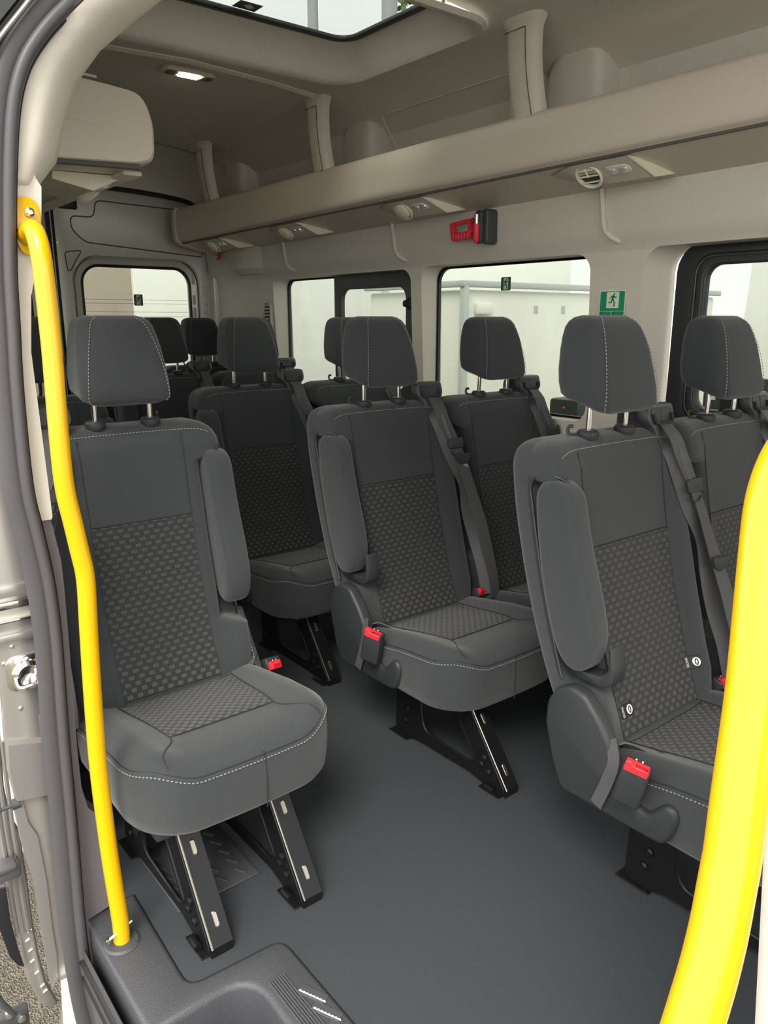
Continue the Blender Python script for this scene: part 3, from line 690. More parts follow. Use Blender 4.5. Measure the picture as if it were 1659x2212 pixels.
def seat_pieces(R, y0, m=1, armrest=True, cover=True, belt='tidy', by=.176, pw=.145, cup_=True):
    """one sitting place of a seat unit; R root, y0 offset, m=-1 mirrors left/right"""
    def Y(g):
        g.v = [(x, y * m + y0, z) for x, y, z in g.v]
        if m < 0: g.f = [q[::-1] for q in g.f]
        return g
    def O(nm, g, mm, par=R, label=None, ang=35): return obj(nm, Y(g), M[mm], par, label, ang)
    # cushion
    g = G(); rings = []
    for z, i in ((.228, .035), (.232, .016), (.245, .006), (.27, .002), (.30, .0), (.325, .0)): rings.append([(x, y, z) for x, y in cush_outline(i)])
    for i, dz in ((.002, -.022), (.006, -.012), (.013, -.005), (.024, .0), (.04, .003), (.065, .002), (.10, 0), (.15, 0), (.19, 0), (.215, 0)): rings.append([(x, y, H(x, y) + dz) for x, y in cush_outline(i)])
    cu = O('cushion', g.loft(rings), 'fabric', ang=60)
    px0, px1 = .20, .435
    def P(u, v):
        x = lerp(px0, px1, v); y = lerp(-1, 1, u) * lerp(.138, .118, v); return (x, y, H(x, y) + .0028)
    pan = O('woven_panel', G().sheet(P, 14, 12), 'wovenseat', cu); add_uv(pan.data, lambda c: (c.y - y0 + 1, c.x))
    st = [(x, y, H(x, y) - .021) for x, y in cush_outline(.0008)]
    fr = [p for p in st if p[0] > .19]; fr.sort(key=lambda p: atan2(p[1], p[0] - .3))
    O('stitching', dashes(fr, .0011, .0045, .0035), 'thread', cu)
    fr2 = [(x - .004 * (x > .5), y * .985, z + .0085) for x, y, z in fr]; O('seam', G().tube(fr2, .0011, 4), 'seam', cu)
    for s in (-1, 1):
        pth = [(.19, s * .142), (.30, s * .132), (.40, s * .125), (.45, s * .122), (.49, s * .15), (.52, s * .168), (.548, s * .172)]
        O('seam', G().tube([(p.x, p.y, H(p.x, p.y) + .0026) for p in spline([(a, b, 0) for a, b in pth], 4)], .0010, 4), 'seam', cu)
    for x, hw in ((.198, .14), (.437, .12)):
        O('seam', G().tube([(x, lerp(-hw, hw, k / 8), H(x, lerp(-hw, hw, k / 8)) + .002) for k in range(9)], .0010, 4), 'seam', cu)
    O('seam', G().tube([(.5762, -.02, .236), (.5765, -.022, .30), (.575, -.02, .345), (.572, -.018, .362)], .0012, 4), 'seam', cu)
    # backrest
    ba = O('backrest', G().loft([back_ring(z) for z in BZ]), 'fabric', ang=50)
    def Q(u, v):
        z = lerp(.352, .735, v); y = lerp(-1, 1, u) * lerp(pw - .004, pw, v); return (xf(y, z) + .0022, y, z)
    pan = O('woven_panel', G().sheet(Q, 12, 24), 'woven', ba); add_uv(pan.data, lambda c: (c.y - y0 + 1, c.z - .352))
    for s in (-1, 1):
        O('seam', G().tube([(xf(pw, z) + .0012, s * lerp(pw - .004, pw + .001, k / 16), z) for k, z in [(k, lerp(.345, .935, k / 16)) for k in range(17)]], .0010, 4), 'seam', ba)
    O('seam', G().tube([(xf(y, .736) + .0016, y, .736 + .001) for y in [lerp(-pw, pw, k / 8) for k in range(9)]], .0011, 4), 'seam', ba)
    # top edge stitching
    cp = [(-.219, .880), (-.217, .900), (-.207, .919), (-.188, .932), (-.155, .938), (-.08, .9395), (0, .940), (.08, .9395), (.155, .938), (.188, .932), (.207, .919), (.217, .900), (.219, .880)]
    top = [(xf(min(abs(p.x), .19), p.y) - inset(p.y) + .0018 - .016 * sst(.185, .225, abs(p.x)), p.x, p.y) for p in spline([(a_, b_, 0) for a_, b_ in cp], 4)]
    O('stitching', dashes(top, .0011, .0045, .0035), 'thread', ba)
    if armrest:
        # piping round the recess, armrest pad, pivot cup
        side = [(xf(-.165, z) - .020, -.168 + .0, z) for z in [lerp(.49, .86, k / 10) for k in range(11)]]
        rim = [(xb(z) + .056, -.224, z) for z in [lerp(.475, .868, k / 10) for k in range(11)]]
        O('piping', G().tube(spline(rim + [(xb(.878) + .080, -.224, .893), (xf0(.885) + .002, -.216, .892), (xf0(.87) + .012, -.19, .872)], 3), .0032, 6), 'plastic', ba)
        O('lower_stitching', dashes([(xf0(z) + .002, -.2165, z) for z in [lerp(.335, .45, k / 8) for k in range(9)]], .0012, .0045, .0035), 'thread', ba)
        poly = spline([(a_, b_, 0) for a_, b_ in [(-.010, .850), (-.006, .80), (.006, .727), (.028, .63), (.058, .550), (.082, .515), (.112, .503), (.142, .520), (.157, .572), (.147, .63), (.128, .69), (.108, .75), (.092, .81), (.080, .855), (.060, .878), (.030, .886), (.003, .878)]], 3, True)
        poly = [(p.x, p.y) for p in poly]
        O('armrest', G().plate(poly, [], 'y', -.236, -.172, .017, 4), 'fabric', label='folded-up fabric armrest pad', ang=60)
        cup = fillet([(.050, .54), (.070, .500), (.108, .480), (.165, .478), (.188, .492), (.191, .52), (.180, .57), (.172, .565), (.178, .522), (.162, .503), (.115, .498), (.085, .515), (.062, .55)], .008, 3)
        if cup_: O('armrest_cup', G().plate([p[:2] for p in cup], [], 'y', -.206, -.163, .004, 2), 'plastic', label='black plastic cup round the armrest foot')
    if cover:
        pxs = [(1185, 1510), (1203, 1484), (1235, 1479), (1266, 1500), (1300, 1560), (1322, 1612), (1340, 1690), (1372, 1732), (1400, 1757), (1422, 1744), (1442, 1737), (1462, 1752), (1466, 1778), (1452, 1808), (1434, 1826), (1405, 1812), (1300, 1752), (1214, 1702), (1195, 1645), (1180, 1555)]
        pl = [(on(a, b, 'y', 1.19).x + 1.0, on(a, b, 'y', 1.19).z) for a, b in pxs]
        pl = [p[:2] for p in fillet(pl, .012, 3)]
        O('side_cover', G().plate(pl, [], 'y', -.247, -.212, .010, 3), 'plastic', label='moulded black plastic hip cover with a handle lobe', ang=60)
    # headrest
    g = G(); rings = []
    HZ = [(1.012, .60, .45), (1.014, .80, .74), (1.020, .94, .90), (1.030, 1.0, 1.0), (1.06, 1.0, 1.03), (1.10, .975, .99), (1.138, .93, .91), (1.165, .885, .82), (1.185, .84, .72), (1.197, .78, .60), (1.205, .68, .45), (1.209, .52, .28)]
    for z, wq, dq in HZ:
        cx = -.006 - .035 * (z - 1.0) / .2; ww, dd = .106 * wq, .057 * dq
        sl_ = .030 * max(0, 1 - (z - 1.012) / .10)
        rings.append([(cx + a * 1.12 * dd / .057, b, z + sl_ * (.5 - a / .114) - .006 * (sl_ > 0)) for a, b in rrect(-.057, .057, -ww, ww, .030, 6)])
    hr = O('headrest', g.loft(rings), 'fabric', ang=60)
    for s in (-1, 1):
        pth = []
        for z, wq, dq in HZ[2:]:
            cx = -.006 - .035 * (z - 1.0) / .2; e_ = lerp(.011, .026, (z - 1.02) / .185); pth.append((cx + .057 * 1.12 * dq - .034 + sqrt(max(0, .03 ** 2 - max(0, .03 - e_) ** 2)) * 1.12, s * (.106 * wq - e_), z - .006 * max(0, 1 - (z - 1.012) / .10)))
        pth = pth[:-1]; e = HZ[-2]; cx = -.006 - .035
        pth += [(cx + .012, s * .056, 1.2085), (cx - .012, s * .058, 1.2075)]
        O('stitching', dashes([(x + .003, y, z) for x, y, z in spline(pth, 3)], .0010, .0045, .0035), 'thread', hr)
    for s in (-1, 1):
        O('headrest_post', G().tube([(-.012, s * .066, .94), (-.009, s * .066, 1.02)], .0062, 12), 'chrome', hr)
        O('post_collar', G().lathe([(.020, .950), (.0235, .956), (.0235, .966), (.019, .971), (.010, .971)], (-.012, s * .066, 0), n=18), 'plastic')
    O('bag_hook', G().tube(spline([(-.02, -.080, .960), (-.034, -.092, .959), (-.042, -.096, .966), (-.040, -.095, .977), (-.032, -.092, .978)], 4), .0038, 6), 'plastic')
    # belt: shoulder guide with hook window, webbing, stopper and tongue
    if belt:
        g = G(); g.box((-.050, by + .004, .955), (.085, .100, .108), .030, 4); O('belt_guide', g, 'fabric2', label='padded belt outlet on the shoulder of the seat', ang=60)
        bz = fillet([(by - .050, 1.012), (by + .052, 1.012), (by + .055, .975), (by + .034, .955), (by + .030, .925), (by - .022, .925), (by - .030, .955), (by - .053, .975)], .012, 4)
        Rz = lambda x, y, z: (x + (.965 - z) * .22, y, z)
        def tilt(g): g.v = [Rz(*v) for v in g.v]; return g
        be = O('belt_bezel', tilt(G().plate(bz, [], 'x', -.018, .014, .005, 2)), 'bezel', label='glossy grey-black belt bezel')
        O('bezel_window', tilt(G().plate(rrect(by - .041, by + .043, .966, 1.004, .010), [], 'x', .013, .0155)), 'plastic', be)
        O('bezel_split', tilt(G().box((.0162, by, .988), (.0012, .0016, .028))), 'groove', be)
        O('bezel_hook', tilt(G().tube(fillet([(.018, by - .035, .990), (.021, by - .033, .970), (.021, by + .035, .970), (.018, by + .037, .990)], .010, 3, False), .0042, 6)), 'seam', be)
        k_ = by - .176
        wp = spline([(.020, .180 + k_, .966), (.046, .182 + k_, .938), (.064, .186 + k_, .897), (.078, .212 + k_, .84), (.096, .238 + k_, .77), (.130, .252 + k_, .67), (.166, .254 + k_, .59), (.197, .256 + k_, .505), (.225, .259 + k_, .42), (.235, .262 + k_, .355)], 5)
        wd = [Vector((.12 * sin(i * .25), 1, -.1)) for i in range(len(wp))]
        sb = O('seat_belt', G().ribbon(wp, .046, .0022, wd), 'web', label='dark grey belt webbing hanging from the shoulder outlet')
        wp2 = spline([(.016, .166 + k_, .930), (.050, .170 + k_, .905), (.068, .185 + k_, .85), (.080, .212 + k_, .78), (.100, .244 + k_, .70), (.126, .236 + k_, .62), (.150, .25 + k_, .53), (.185, .252 + k_, .45), (.21, .255 + k_, .36)], 5)
        O('return_webbing', G().ribbon(wp2, .042, .0020, [Vector((.6 + .5 * sin(i * .22), 1, 0)) for i in range(len(wp2))]), 'web', sb)
        q = wp[16]; O('stopper', G().box((q.x + .004, q.y, q.z), (.012, .060, .032), .004, 2, Matrix.Rotation(-.28, 3, 'Y')), 'plastic', sb)
        O('stopper_loop', G().tube([(q.x + .012, q.y + .024 * cos(a), q.z - .022 + .014 * sin(a)) for a in [pi + pi * k / 8 for k in range(9)]], .003, 6), 'plastic', sb)
        q = wp[26 if belt == 'low' else 19]
        O('tongue_grip', G().plate([(q.y + a, q.z + b) for a, b in fillet([(-.034, .012), (.034, .008), (.030, -.014), (.012, -.026), (-.006, -.026), (-.028, -.010)], .006, 3)], [], 'x', q.x + .004, q.x + .014, .003), 'plastic', sb)
        tg = fillet([(.0, -.02), (.028, -.026), (.052, -.072), (.028, -.080)], .003, 2)
        th = fillet([(.024, -.046), (.034, -.048), (.042, -.068), (.030, -.072)], .002, 2)
        O('tongue_blade', G().plate([(q.y + a * .8, q.z + b) for a, b in tg], [[(q.y + a * .8, q.z + b) for a, b in th]], 'x', q.x + .007, q.x + .010), 'chrome', sb)
    return cu, ba, hr
def buckle(R, loc, rot, m=1, lying=False):
    x, y, z = loc
    def Tm(g):
        g.v = [tuple(rot @ Vector(v) + Vector(loc)) for v in g.v]; return g
    b = obj('buckle', Tm(G().box((0, 0, -.045), (.032, .052, .09), .006, 3)), M['plastic'], R, 'black belt buckle with a red release button')
    obj('release_button', Tm(G().plate(fillet([(-.022, .0), (-.022, .010), (-.012, .010), (-.006, .003), (.022, .003), (.022, -.012), (-.022, -.012)], .002, 2), [], 'x', .004, .0175, .001, 1)), M['red'], b)
    obj('release_face', Tm(G().box((.006, 0, .0015), (.020, .042, .003), .001, 1)), M['red'], b)
    for s in (-1, 1): obj('latch_pin', Tm(G().box((-.006, s * .006, .003), (.004, .004, .005), .001, 1)), M['chrome'], b)
    return b
def leg(R, y, s=1):
    out = fillet([(.195, .245), (.475, .245), (.50, .20), (.628, .022), (.626, .002), (.575, .002), (.50, .020), (.29, .014), (.25, .002), (.20, .002), (.188, .02)], [.006, .01, .02, .012, .006, .006, .02, .02, .006, .006, .01], 3)
    hole = fillet([(.295, .195), (.425, .200), (.525, .060), (.500, .047), (.315, .055)], [.03, .03, .012, .015, .035], 5)
    L = obj('leg', G().plate(out, [hole], 'y', y - .003, y + .003, .0015, 1), M['steel'], R, 'glossy black pressed steel leg frame')
    # front channel flange and its bright edge
    fp = [(.472, .248), (.502, .198), (.632, .022), (.630, .0)]
    g = G(); rings = [[(x, y, z), (x, y + .046 * s, z), (x - .006, y + .046 * s, z - .003), (x - .006, y, z - .003)] for x, z in fp]; obj('front_flange', g.loft(rings), M['steel'], L)
    obj('bright_edge', G().tube([(x + .0015, y + .002, z) for x, z in fp[:3]], .0022, 6), M['edge'], L)
    obj('rear_flange', G().box((.197, y + .02 * s, .11), (.006, .04, .2), .002, 1), M['steel'], L)
    g = G().tube([(x, y - .003, z) for x, z in hole], .004, 6, True); obj('hole_rim', g, M['steel'], L)
    d = (Vector((.632, 0, .022)) - Vector((.502, 0, .198)))
    for t in (.14, .78):
        c = Vector((.502, y + .025 * s, .198)) + d * t; R3 = Matrix.Rotation(atan2(-d.x, -d.z), 3, 'Y')
        g = G()
        for a, b in ((.0, 1),):
            pts = [(u, v) for u, v in rrect(-.005, .005, -.016, .016, .0049, 5)]
            v0 = [tuple(R3 @ Vector((.0005, u, v)) + c) for u, v in pts]; v1 = [tuple(R3 @ Vector((.0022, u * .8, v * .85)) + c) for u, v in pts]
            g.loft([v0, v1])
        obj('slot_insert', g, M['edge'], L)
    for bx, bz in ((.545, .062), (.555, .085), (.572, .050), (.235, .055), (.245, .095)):
        obj('bolt', G().lathe([(.010, 0), (.010, -.004), (.006, -.007), (.003, -.0065)], (bx, y - .003, bz), 'y', 12), M['steel'], L)
    for x0, x1 in ((.555, .64), (.18, .275)):
        obj('anchor_foot', G().box(((x0 + x1) / 2 - .012, y + .008 * s, .002), (x1 - x0 - .012, .05, .004), .001, 1), M['steel'], L)
    obj('anchor_latch', G().tube([(.57, y - .012, .012), (.60, y - .012, .012)], .009, 10), M['edge' if 0 else 'steel'], L)
    return L
def underframe(R, y0, y1):
    g = G().box((.33, (y0 + y1) / 2, .222), (.36, y1 - y0, .03), .006); obj('seat_pan', g, M['plastic'], R)
    g = G(); g.tube([(.24, y0 - .02, .205), (.24, y1 + .02, .205)], .016, 10); g.tube([(.45, y0 - .02, .215), (.45, y1 + .02, .215)], .014, 10); obj('cross_tube', g, M['steel'], R)

def double(name, label, loc, tags=False, belt='tidy', group=None):
    R = thing(name, label, 'seat', loc, group)
    a = seat_pieces(R, 0, 1, True, True, belt); b = seat_pieces(R, .478, 1, False, False, belt, .165)
    leg(R, -.10); leg(R, .52); underframe(R, -.15, .62)
    buckle(R, (.298, -.266, .396), Matrix.Rotation(.22, 3, 'Y') @ Matrix.Rotation(radians(-68), 3, 'Z'))
    buckle(R, (.19, .245, .372), Matrix.Rotation(.35, 3, 'Y') @ Matrix.Rotation(-.1, 3, 'X'))
    obj('lap_strap', G().ribbon(spline([(.175, -.222, .355), (.21, -.20, .372), (.25, -.17, .362), (.27, -.14, .360)], 4), .03, .003, (.9, .3, .2)), M['web'], R)
    obj('fold_pull_strap', G().ribbon(spline([(.215, -.236, .398), (.236, -.252, .365), (.224, -.2545, .31), (.205, -.255, .255)], 4), .026, .002, (1, 0, .35)), M['web'], R)
    return R, a, b
rowA, a1, a2 = double('double_passenger_seat', 'charcoal double seat nearest at right, partly behind the right yellow grab rail', (-1.0, 1.43, 0), belt='low')
DB, _, _ = double('double_passenger_seat', 'charcoal double seat in the middle of the photo, second row from the right', (-1.80, 1.43, 0))
for x, lab in ((-2.60, 'charcoal double seat in the third row, just behind the single seat'), (-3.40, 'charcoal double seat in the fourth row, mostly hidden behind the third row'), (-4.00, 'rearmost charcoal double seat against the rear doors, only its far headrest seen')):
    c = copy_tree(DB); c.location = (x, 1.43, 0); c['label'] = lab
# ISOFIX tags on the nearest double seat
ba = a1[1]
for y, z in ((-.112, .40), (.150, .432)):
    sz = (xf(y, z + .012) - xf(y, z - .012)) / .024; sy = (xf(y + .015, z) - xf(y - .015, z)) / .03; X = xf(y, z) + .0035
    def lay(g, y=y, z=z, sz=sz, sy=sy): g.v = [(a_ + (b_ - y) * sy + (c_ - z) * sz, b_, c_) for a_, b_, c_ in g.v]; return g
    t = obj('anchor_tag', lay(G().plate(rrect(y - .024, y + .020, z - .013, z + .013, .002), [], 'x', X, X + .0012)), M['label'], ba, 'small black fabric tag with white disc and lettering')
    obj('anchor_tag_disc', lay(G().plate(circ(y + .008, z, .0095, 18), [], 'x', X + .0012, X + .0018)), M['whitemark'], ba)
    obj('anchor_tag_symbol', lay(G().plate(circ(y + .008, z, .0045, 14, .0072), [circ(y + .008, z, .0022, 10, .005)], 'x', X + .0018, X + .0023)), M['label'], ba)
    g = G(); textmesh(g, 'ISOFIX', .0092, lambda c, y=y, z=z, X=X: (X + .0022, y - .0145 - c.y, z + c.x * .8), .0003); obj('anchor_tag_lettering', lay(g), M['whitemark'], ba)
def single(label, loc):
    R = thing('single_passenger_seat', label, 'seat', loc)
    seat_pieces(R, 0, -1, True, False, 'tidy', .176, .123, False)
    leg(R, -.145); leg(R, .065); underframe(R, -.19, .12)
    pl = [(-.01, .44), (.0, .475), (.035, .47), (.10, .40), (.14, .33), (.12, .26), (.0, .25)]
    obj('side_cover', G().plate(fillet([(x + .06, z) for x, z in pl], .02, 4), [], 'y', -.247, -.215, .010, 3), M['plastic'], R, 'moulded black plastic hip cover')
    buckle(R, (.16, .285, .325), Matrix.Rotation(1.05, 3, 'Y') @ Matrix.Rotation(-.3, 3, 'X'))
    obj('lap_strap', G().ribbon(spline([(.10, .235, .37), (.16, .215, .365), (.20, .18, .352), (.225, .135, .350)], 4), .032, .004, (.8, .5, .1)), M['web'], R)
    g = G().plate(fillet([(.06, .47), (.085, .47), (.20, .30), (.17, .29), (.08, .33)], .008, 3), [], 'y', .222, .240, .004); obj('hinge_plate', g, M['bezel'], R)
    return R
SB = single('charcoal single seat at left front, beside the left yellow grab rail', (-1.80, .65, 0))
c = copy_tree(SB); c.location = (-2.60, .65, 0); c['label'] = 'charcoal single seat behind the front single seat, glimpsed past the left grab rail'

#RAILS
# ------------------------------------------------------------------ yellow grab rails
def rail(name, label, path, r=.0158):
    R = thing(name, label, 'handrail', path[-1])
    P = spline(fillet(path, .06, 4, False), 2)
    obj('rail_tube', G().tube([Vector(p) - R.location for p in P], r, 20), M['yellow'], R)
    return R
lpx = [(60, 515), (75, 488), (88, 540), (100, 640), (113, 760), (122, 880), (131, 980), (140, 1060), (158, 1130), (172, 1190), (186, 1245), (191, 1350), (200, 1500), (212, 1660), (226, 1800), (234, 1850), (243, 1900), (255, 1960), (262, 1998), (264, 2040)]
lp3 = [on(x, y, 'x', -1.315) for x, y in lpx]
lp3[0] = on(58, 510, 'x', -1.39); lp3[1] = on(72, 490, 'x', -1.345)
for i in range(6): lp3[-1 - i].y = lerp(lp3[-1].y, lp3[-1 - i].y, .7)
R1 = rail('grab_rail', 'bent yellow grab rail at left, running from the pillar bracket down to the step', lp3)
R1.location = lp3[-1]
pc = on(62, 478, 'x', -1.392)
def bracket():
    g = G(); c = pc - R1.location
    pl = fillet([(-.024, .034), (.004, .036), (.020, .026), (.020, -.034), (.002, -.052), (-.016, -.048), (-.027, -.02)], .012, 4)
    return G().plate([(c.y + a * .95, c.z + b * 1.05) for a, b in pl], [], 'x', c.x - .006, c.x + .002, .002)
obj('mounting_bracket', bracket(), M['yellow'], R1)
c = on(63, 459, 'x', -1.388) - R1.location
obj('bracket_bolt', G().lathe([(.007, .0), (.007, .006), (.004, .008), (.003, .004), (.0005, .004)], c, 'x', 16), M['chrome'], R1, 'steel socket bolt')
cb = lp3[-1] - R1.location
obj('base_collar', G().lathe([(.034, -.004), (.035, .001), (.031, .005), (.017, .006)], (cb.x, cb.y, .005 - R1.location.z), n=28), M['step'], R1, 'grey rubber collar on the step')
q = on(253, 2015, 'x', -1.315) - R1.location
obj('base_screw', G().tube([q + Vector((.01, -.024, 0)), q + Vector((.0, .03, .012))], .003, 8), M['chrome'], R1)
obj('base_screw_head', G().box(q + Vector((.010, -.022, 0)), (.010, .008, .010), .002), M['chrome'], R1)
rpx = [(1720, 960, .47), (1692, 1010, .465), (1668, 1085, .46), (1656, 1200, .455), (1643, 1350, .45), (1629, 1500, .447), (1611, 1630, .445), (1594, 1750, .443), (1582, 1850, .441), (1571, 1905, .44), (1554, 2000, .438), (1530, 2100, .436), (1496, 2212, .434), (1455, 2340, .43)]
rp3 = [CAM + ray(x, y) * d for x, y, d in rpx]
rp3 = [rp3[0] + Vector((.06, -.06, .01)), ] + rp3
rp3.append(rp3[-1] + (rp3[-1] - rp3[-3]) * .9); e = rp3[-1]; rp3.append(Vector((e.x + .0, e.y - .02, .25))); rp3.append(Vector((e.x, e.y - .03, .005)))
R2 = rail('grab_rail', 'bent yellow grab rail at right edge of the photo, closest to the viewer', rp3)

#DOORWAY
# ------------------------------------------------------------------ door opening: pillar trims, seal, body jamb
XS = -1.405
def pl3(pts, X): return [on(a, b, 'x', X) for a, b in pts]
# rear pillar lower trim (smooth plastic)
poly = [(24, 372), (72, 372), (75, 384), (88, 404), (88, 470), (80, 560), (66, 640), (66, 760), (92, 960), (112, 1115), (110, 1121), (90, 1124), (60, 1000), (24, 800), (10, 600)]
pp = pl3(poly, -1.41)
g = G().loft([[(p.x - .03, p.y + .004, p.z) for p in pp], [(p.x - .004, p.y, p.z) for p in pp], [tuple(lerp_v) for lerp_v in [Vector((-1.406, p.y, p.z)) for p in pp]]]); struct('trim_16', g, M['trim'])
poly = [(90, 1126), (110, 1122), (132, 1210), (140, 1280), (150, 1400), (158, 1500), (167, 1620), (176, 1700), (190, 1745), (212, 1760), (225, 1850), (240, 1955), (186, 1990), (150, 1900), (120, 1650), (90, 1400), (80, 1250)]
pp = pl3(poly, -1.415)
g = G().loft([[(p.x - .04, p.y + .004, p.z) for p in pp], [tuple(p) for p in pp]]); struct('trim_17', g, mat('lower_pillar_plastic', (.15, .138, .145), .6, bump=.2, bscale=400))
# upper pillar trim sweeping into the door header
Lp = [(22, 382), (26, 300), (33, 220), (44, 150), (64, 108), (112, 68), (152, 30), (190, -8), (300, -150), (420, -330)]
Rp = [(84, 402), (122, 352), (136, 280), (152, 222), (168, 178), (215, 112), (282, 54), (352, -2), (480, -110), (640, -260)]
g = G(); rings = []
for i, (a, b) in enumerate(zip(Lp, Rp)):
    A = on(*a, 'x', -1.40 + .02 * max(0, i - 5)); B = on(*b, 'x', -1.47 + .02 * max(0, i - 5)); rr = []
    for k in range(9):
        t = k / 8; q = A.lerp(B, t); q = q + Vector((.035 * sin(pi * t) + .0, 0, 0)); rr.append(q)
    rr += [B + Vector((-.10, .0, 0)), A + Vector((-.12, 0, 0))]
    if i == 0:
        c = sum(rr, Vector()) / len(rr); rings.append([c + (q - c) * .93 + Vector((-.006, 0, -.010)) for q in rr])
    rings.append(rr)
struct('trim_18', g.loft(rings), M['trim'], ang=60)
# door seal: fat double bead following the opening
seal = [(150, -8), (100, 42), (62, 92), (38, 138), (22, 195), (14, 260), (11, 320), (9, 400), (9, 500), (11, 600), (17, 700), (26, 850), (47, 1050), (70, 1150), (93, 1250), (108, 1350), (117, 1450), (128, 1600), (147, 1800), (164, 2000), (178, 2100), (196, 2190), (225, 2290)]
S3 = pl3(seal, XS + .02)
Sm = spline(pl3([(420, -330), (290, -160), (205, -66)], XS + .02) + S3, 4)
sl = sroot('trim_19')
def prof_tube(path, prof):
    rings = []; m = len(path)
    for i, p in enumerate(path):
        t = (path[min(i + 1, m - 1)] - path[max(i - 1, 0)]).normalized(); w = Vector((1, 0, 0)); w = (w - t * w.dot(t)).normalized(); n = t.cross(w)
        if n.y < 0: n = -n
        rings.append([p + n * a + w * b for a, b in prof])
    return G().loft(rings)
obj('seal_bead', prof_tube(Sm, [(-.026 + .016 * cos(a) + .012, .010 * sin(a)) for a in [2 * pi * k / 14 for k in range(14)]]), M['rubber'], sl, ang=60)
obj('seal_bead', prof_tube(Sm, [(.006 + .011 * cos(a), .012 * sin(a) + .003) for a in [2 * pi * k / 14 for k in range(14)]]), M['rubber'], sl, ang=60)
obj('seal_flange', prof_tube(Sm, [(.017 + .004 * cos(a), .006 * sin(a) - .006) for a in [2 * pi * k / 8 for k in range(8)]]), M['blackseal'], sl)
obj('seal_pad', G().box(tuple(on(97, 1575, 'x', XS + .012)), (.02, .016, .062), .006, 3), M['rubber'], sl)
# body jamb behind the seal
jx = -1.43
jam = [(190, -100), (120, 0), (40, 110), (14, 200), (5, 400), (8, 600), (20, 800), (45, 1050), (92, 1250), (112, 1450), (125, 1600), (145, 1800), (162, 2000), (178, 2105), (196, 2240), (215, 2330), (120, 2330), (140, 2160), (115, 2060), (90, 1900), (65, 1790), (40, 1760), (12, 1600), (0, 1450), (-60, 1200), (-120, 900), (-130, 400), (-60, 0), (40, -200)]
pp = pl3(jam, jx)
jb = sroot('wall_front')
jb.name = 'trim_20'
obj('jamb_panel', G().plate([(p.y, p.z) for p in pp], [], 'x', jx - .02, jx, .003), M['silver'], jb)
step = pl3([(28, 1745), (40, 1700), (58, 1770), (80, 1800), (100, 1900), (112, 2000), (122, 2060), (124, 2110), (112, 2140), (96, 2060), (70, 1900), (50, 1840)], jx)
rings = [[(jx + .001, p.y, p.z) for p in step], [(jx + .006, lerp(p.y, sum(q.y for q in step) / 12, .06), lerp(p.z, sum(q.z for q in step) / 12, .02)) for p in step]]
obj('jamb_recess', G().loft(rings), M['silver'], jb)
hi = pl3([(10, 1600), (108, 1590), (122, 1700), (30, 1720), (14, 1660)], jx)
rings = [[(jx, p.y, p.z) for p in hi], [(jx + .012, lerp(p.y, .3, .05), p.z - .006) for p in hi]]
obj('jamb_bulge', G().loft(rings), M['silver'], jb, ang=60)
for (a, b) in ((22, 1276), (56, 1273), (25, 1397), (8, 1434), (44, 1530), (90, 1524)):
    p = on(a, b, 'x', jx); obj('rivet', G().lathe([(.0045, 0), (.0045, .0015), (.001, .003)], p, 'x', 10), M['silver'], jb)
# slide track strips
for y0, y1, e in ((1263, 1290, .004), (1296, 1312, .012), (1336, 1342, .010), (1368, 1386, .008)):
    a = on(-60, (y0 + y1) / 2 + 4, 'x', jx); b = on(74, (y0 + y1) / 2, 'x', jx); h = abs(on(30, y0, 'x', jx).z - on(30, y1, 'x', jx).z)
    obj('track_strip', G().box(((a + b) / 2 + Vector((e / 2, 0, 0))), (e + .004, (b - a).length, h), .002, 2), M['chrome' if e > .009 else 'silver'], jb)
p = on(40, 1320, 'x', jx); obj('track_recess', G().box(p, (.006, .13, .03), .002), M['olive'], jb)
# striker
p = on(55, 1450, 'x', jx); st = thing('door_striker', 'chrome door striker loop on a plate on the silver door jamb', 'latch', p)
obj('striker_plate', G().plate(rrect(-.034, .034, -.033, .033, .018), [], 'x', -.001, .004, .0015), M['chrome'], st)
obj('striker_cup', G().lathe([(.030, .002), (.027, .010), (.020, .014), (.012, .008), (.001, .006)], (0, .004, -.004), 'x', 20), M['chrome'], st)
obj('striker_loop', G().tube(fillet([(.004, -.018, -.004), (.034, -.020, -.018), (.034, .014, -.014), (.004, .018, .002)], .01, 4, False), .0055, 8), M['chrome'], st)
obj('striker_screw', G().lathe([(.010, .003), (.010, .007), (.006, .008), (.004, .005), (.001, .005)], (0, .006, .020), 'x', 14), M['chrome'], st)
# locating pin
p = on(40, 1734, 'x', jx); pn = thing('locating_pin', 'black rubber tipped locating pin sticking out of the silver jamb', 'pin', p)
obj('pin_base', G().lathe([(.010, -.012), (.010, .003), (.006, .004)], (0, 0, 0), 'y', 12), M['hgrey'], pn)
obj('pin_shaft', G().lathe([(.0035, -.012), (.0035, -.03), (.005, -.032), (.005, -.038), (.002, -.038)], (0, 0, -.002), 'y', 12), M['hgrey'], pn)
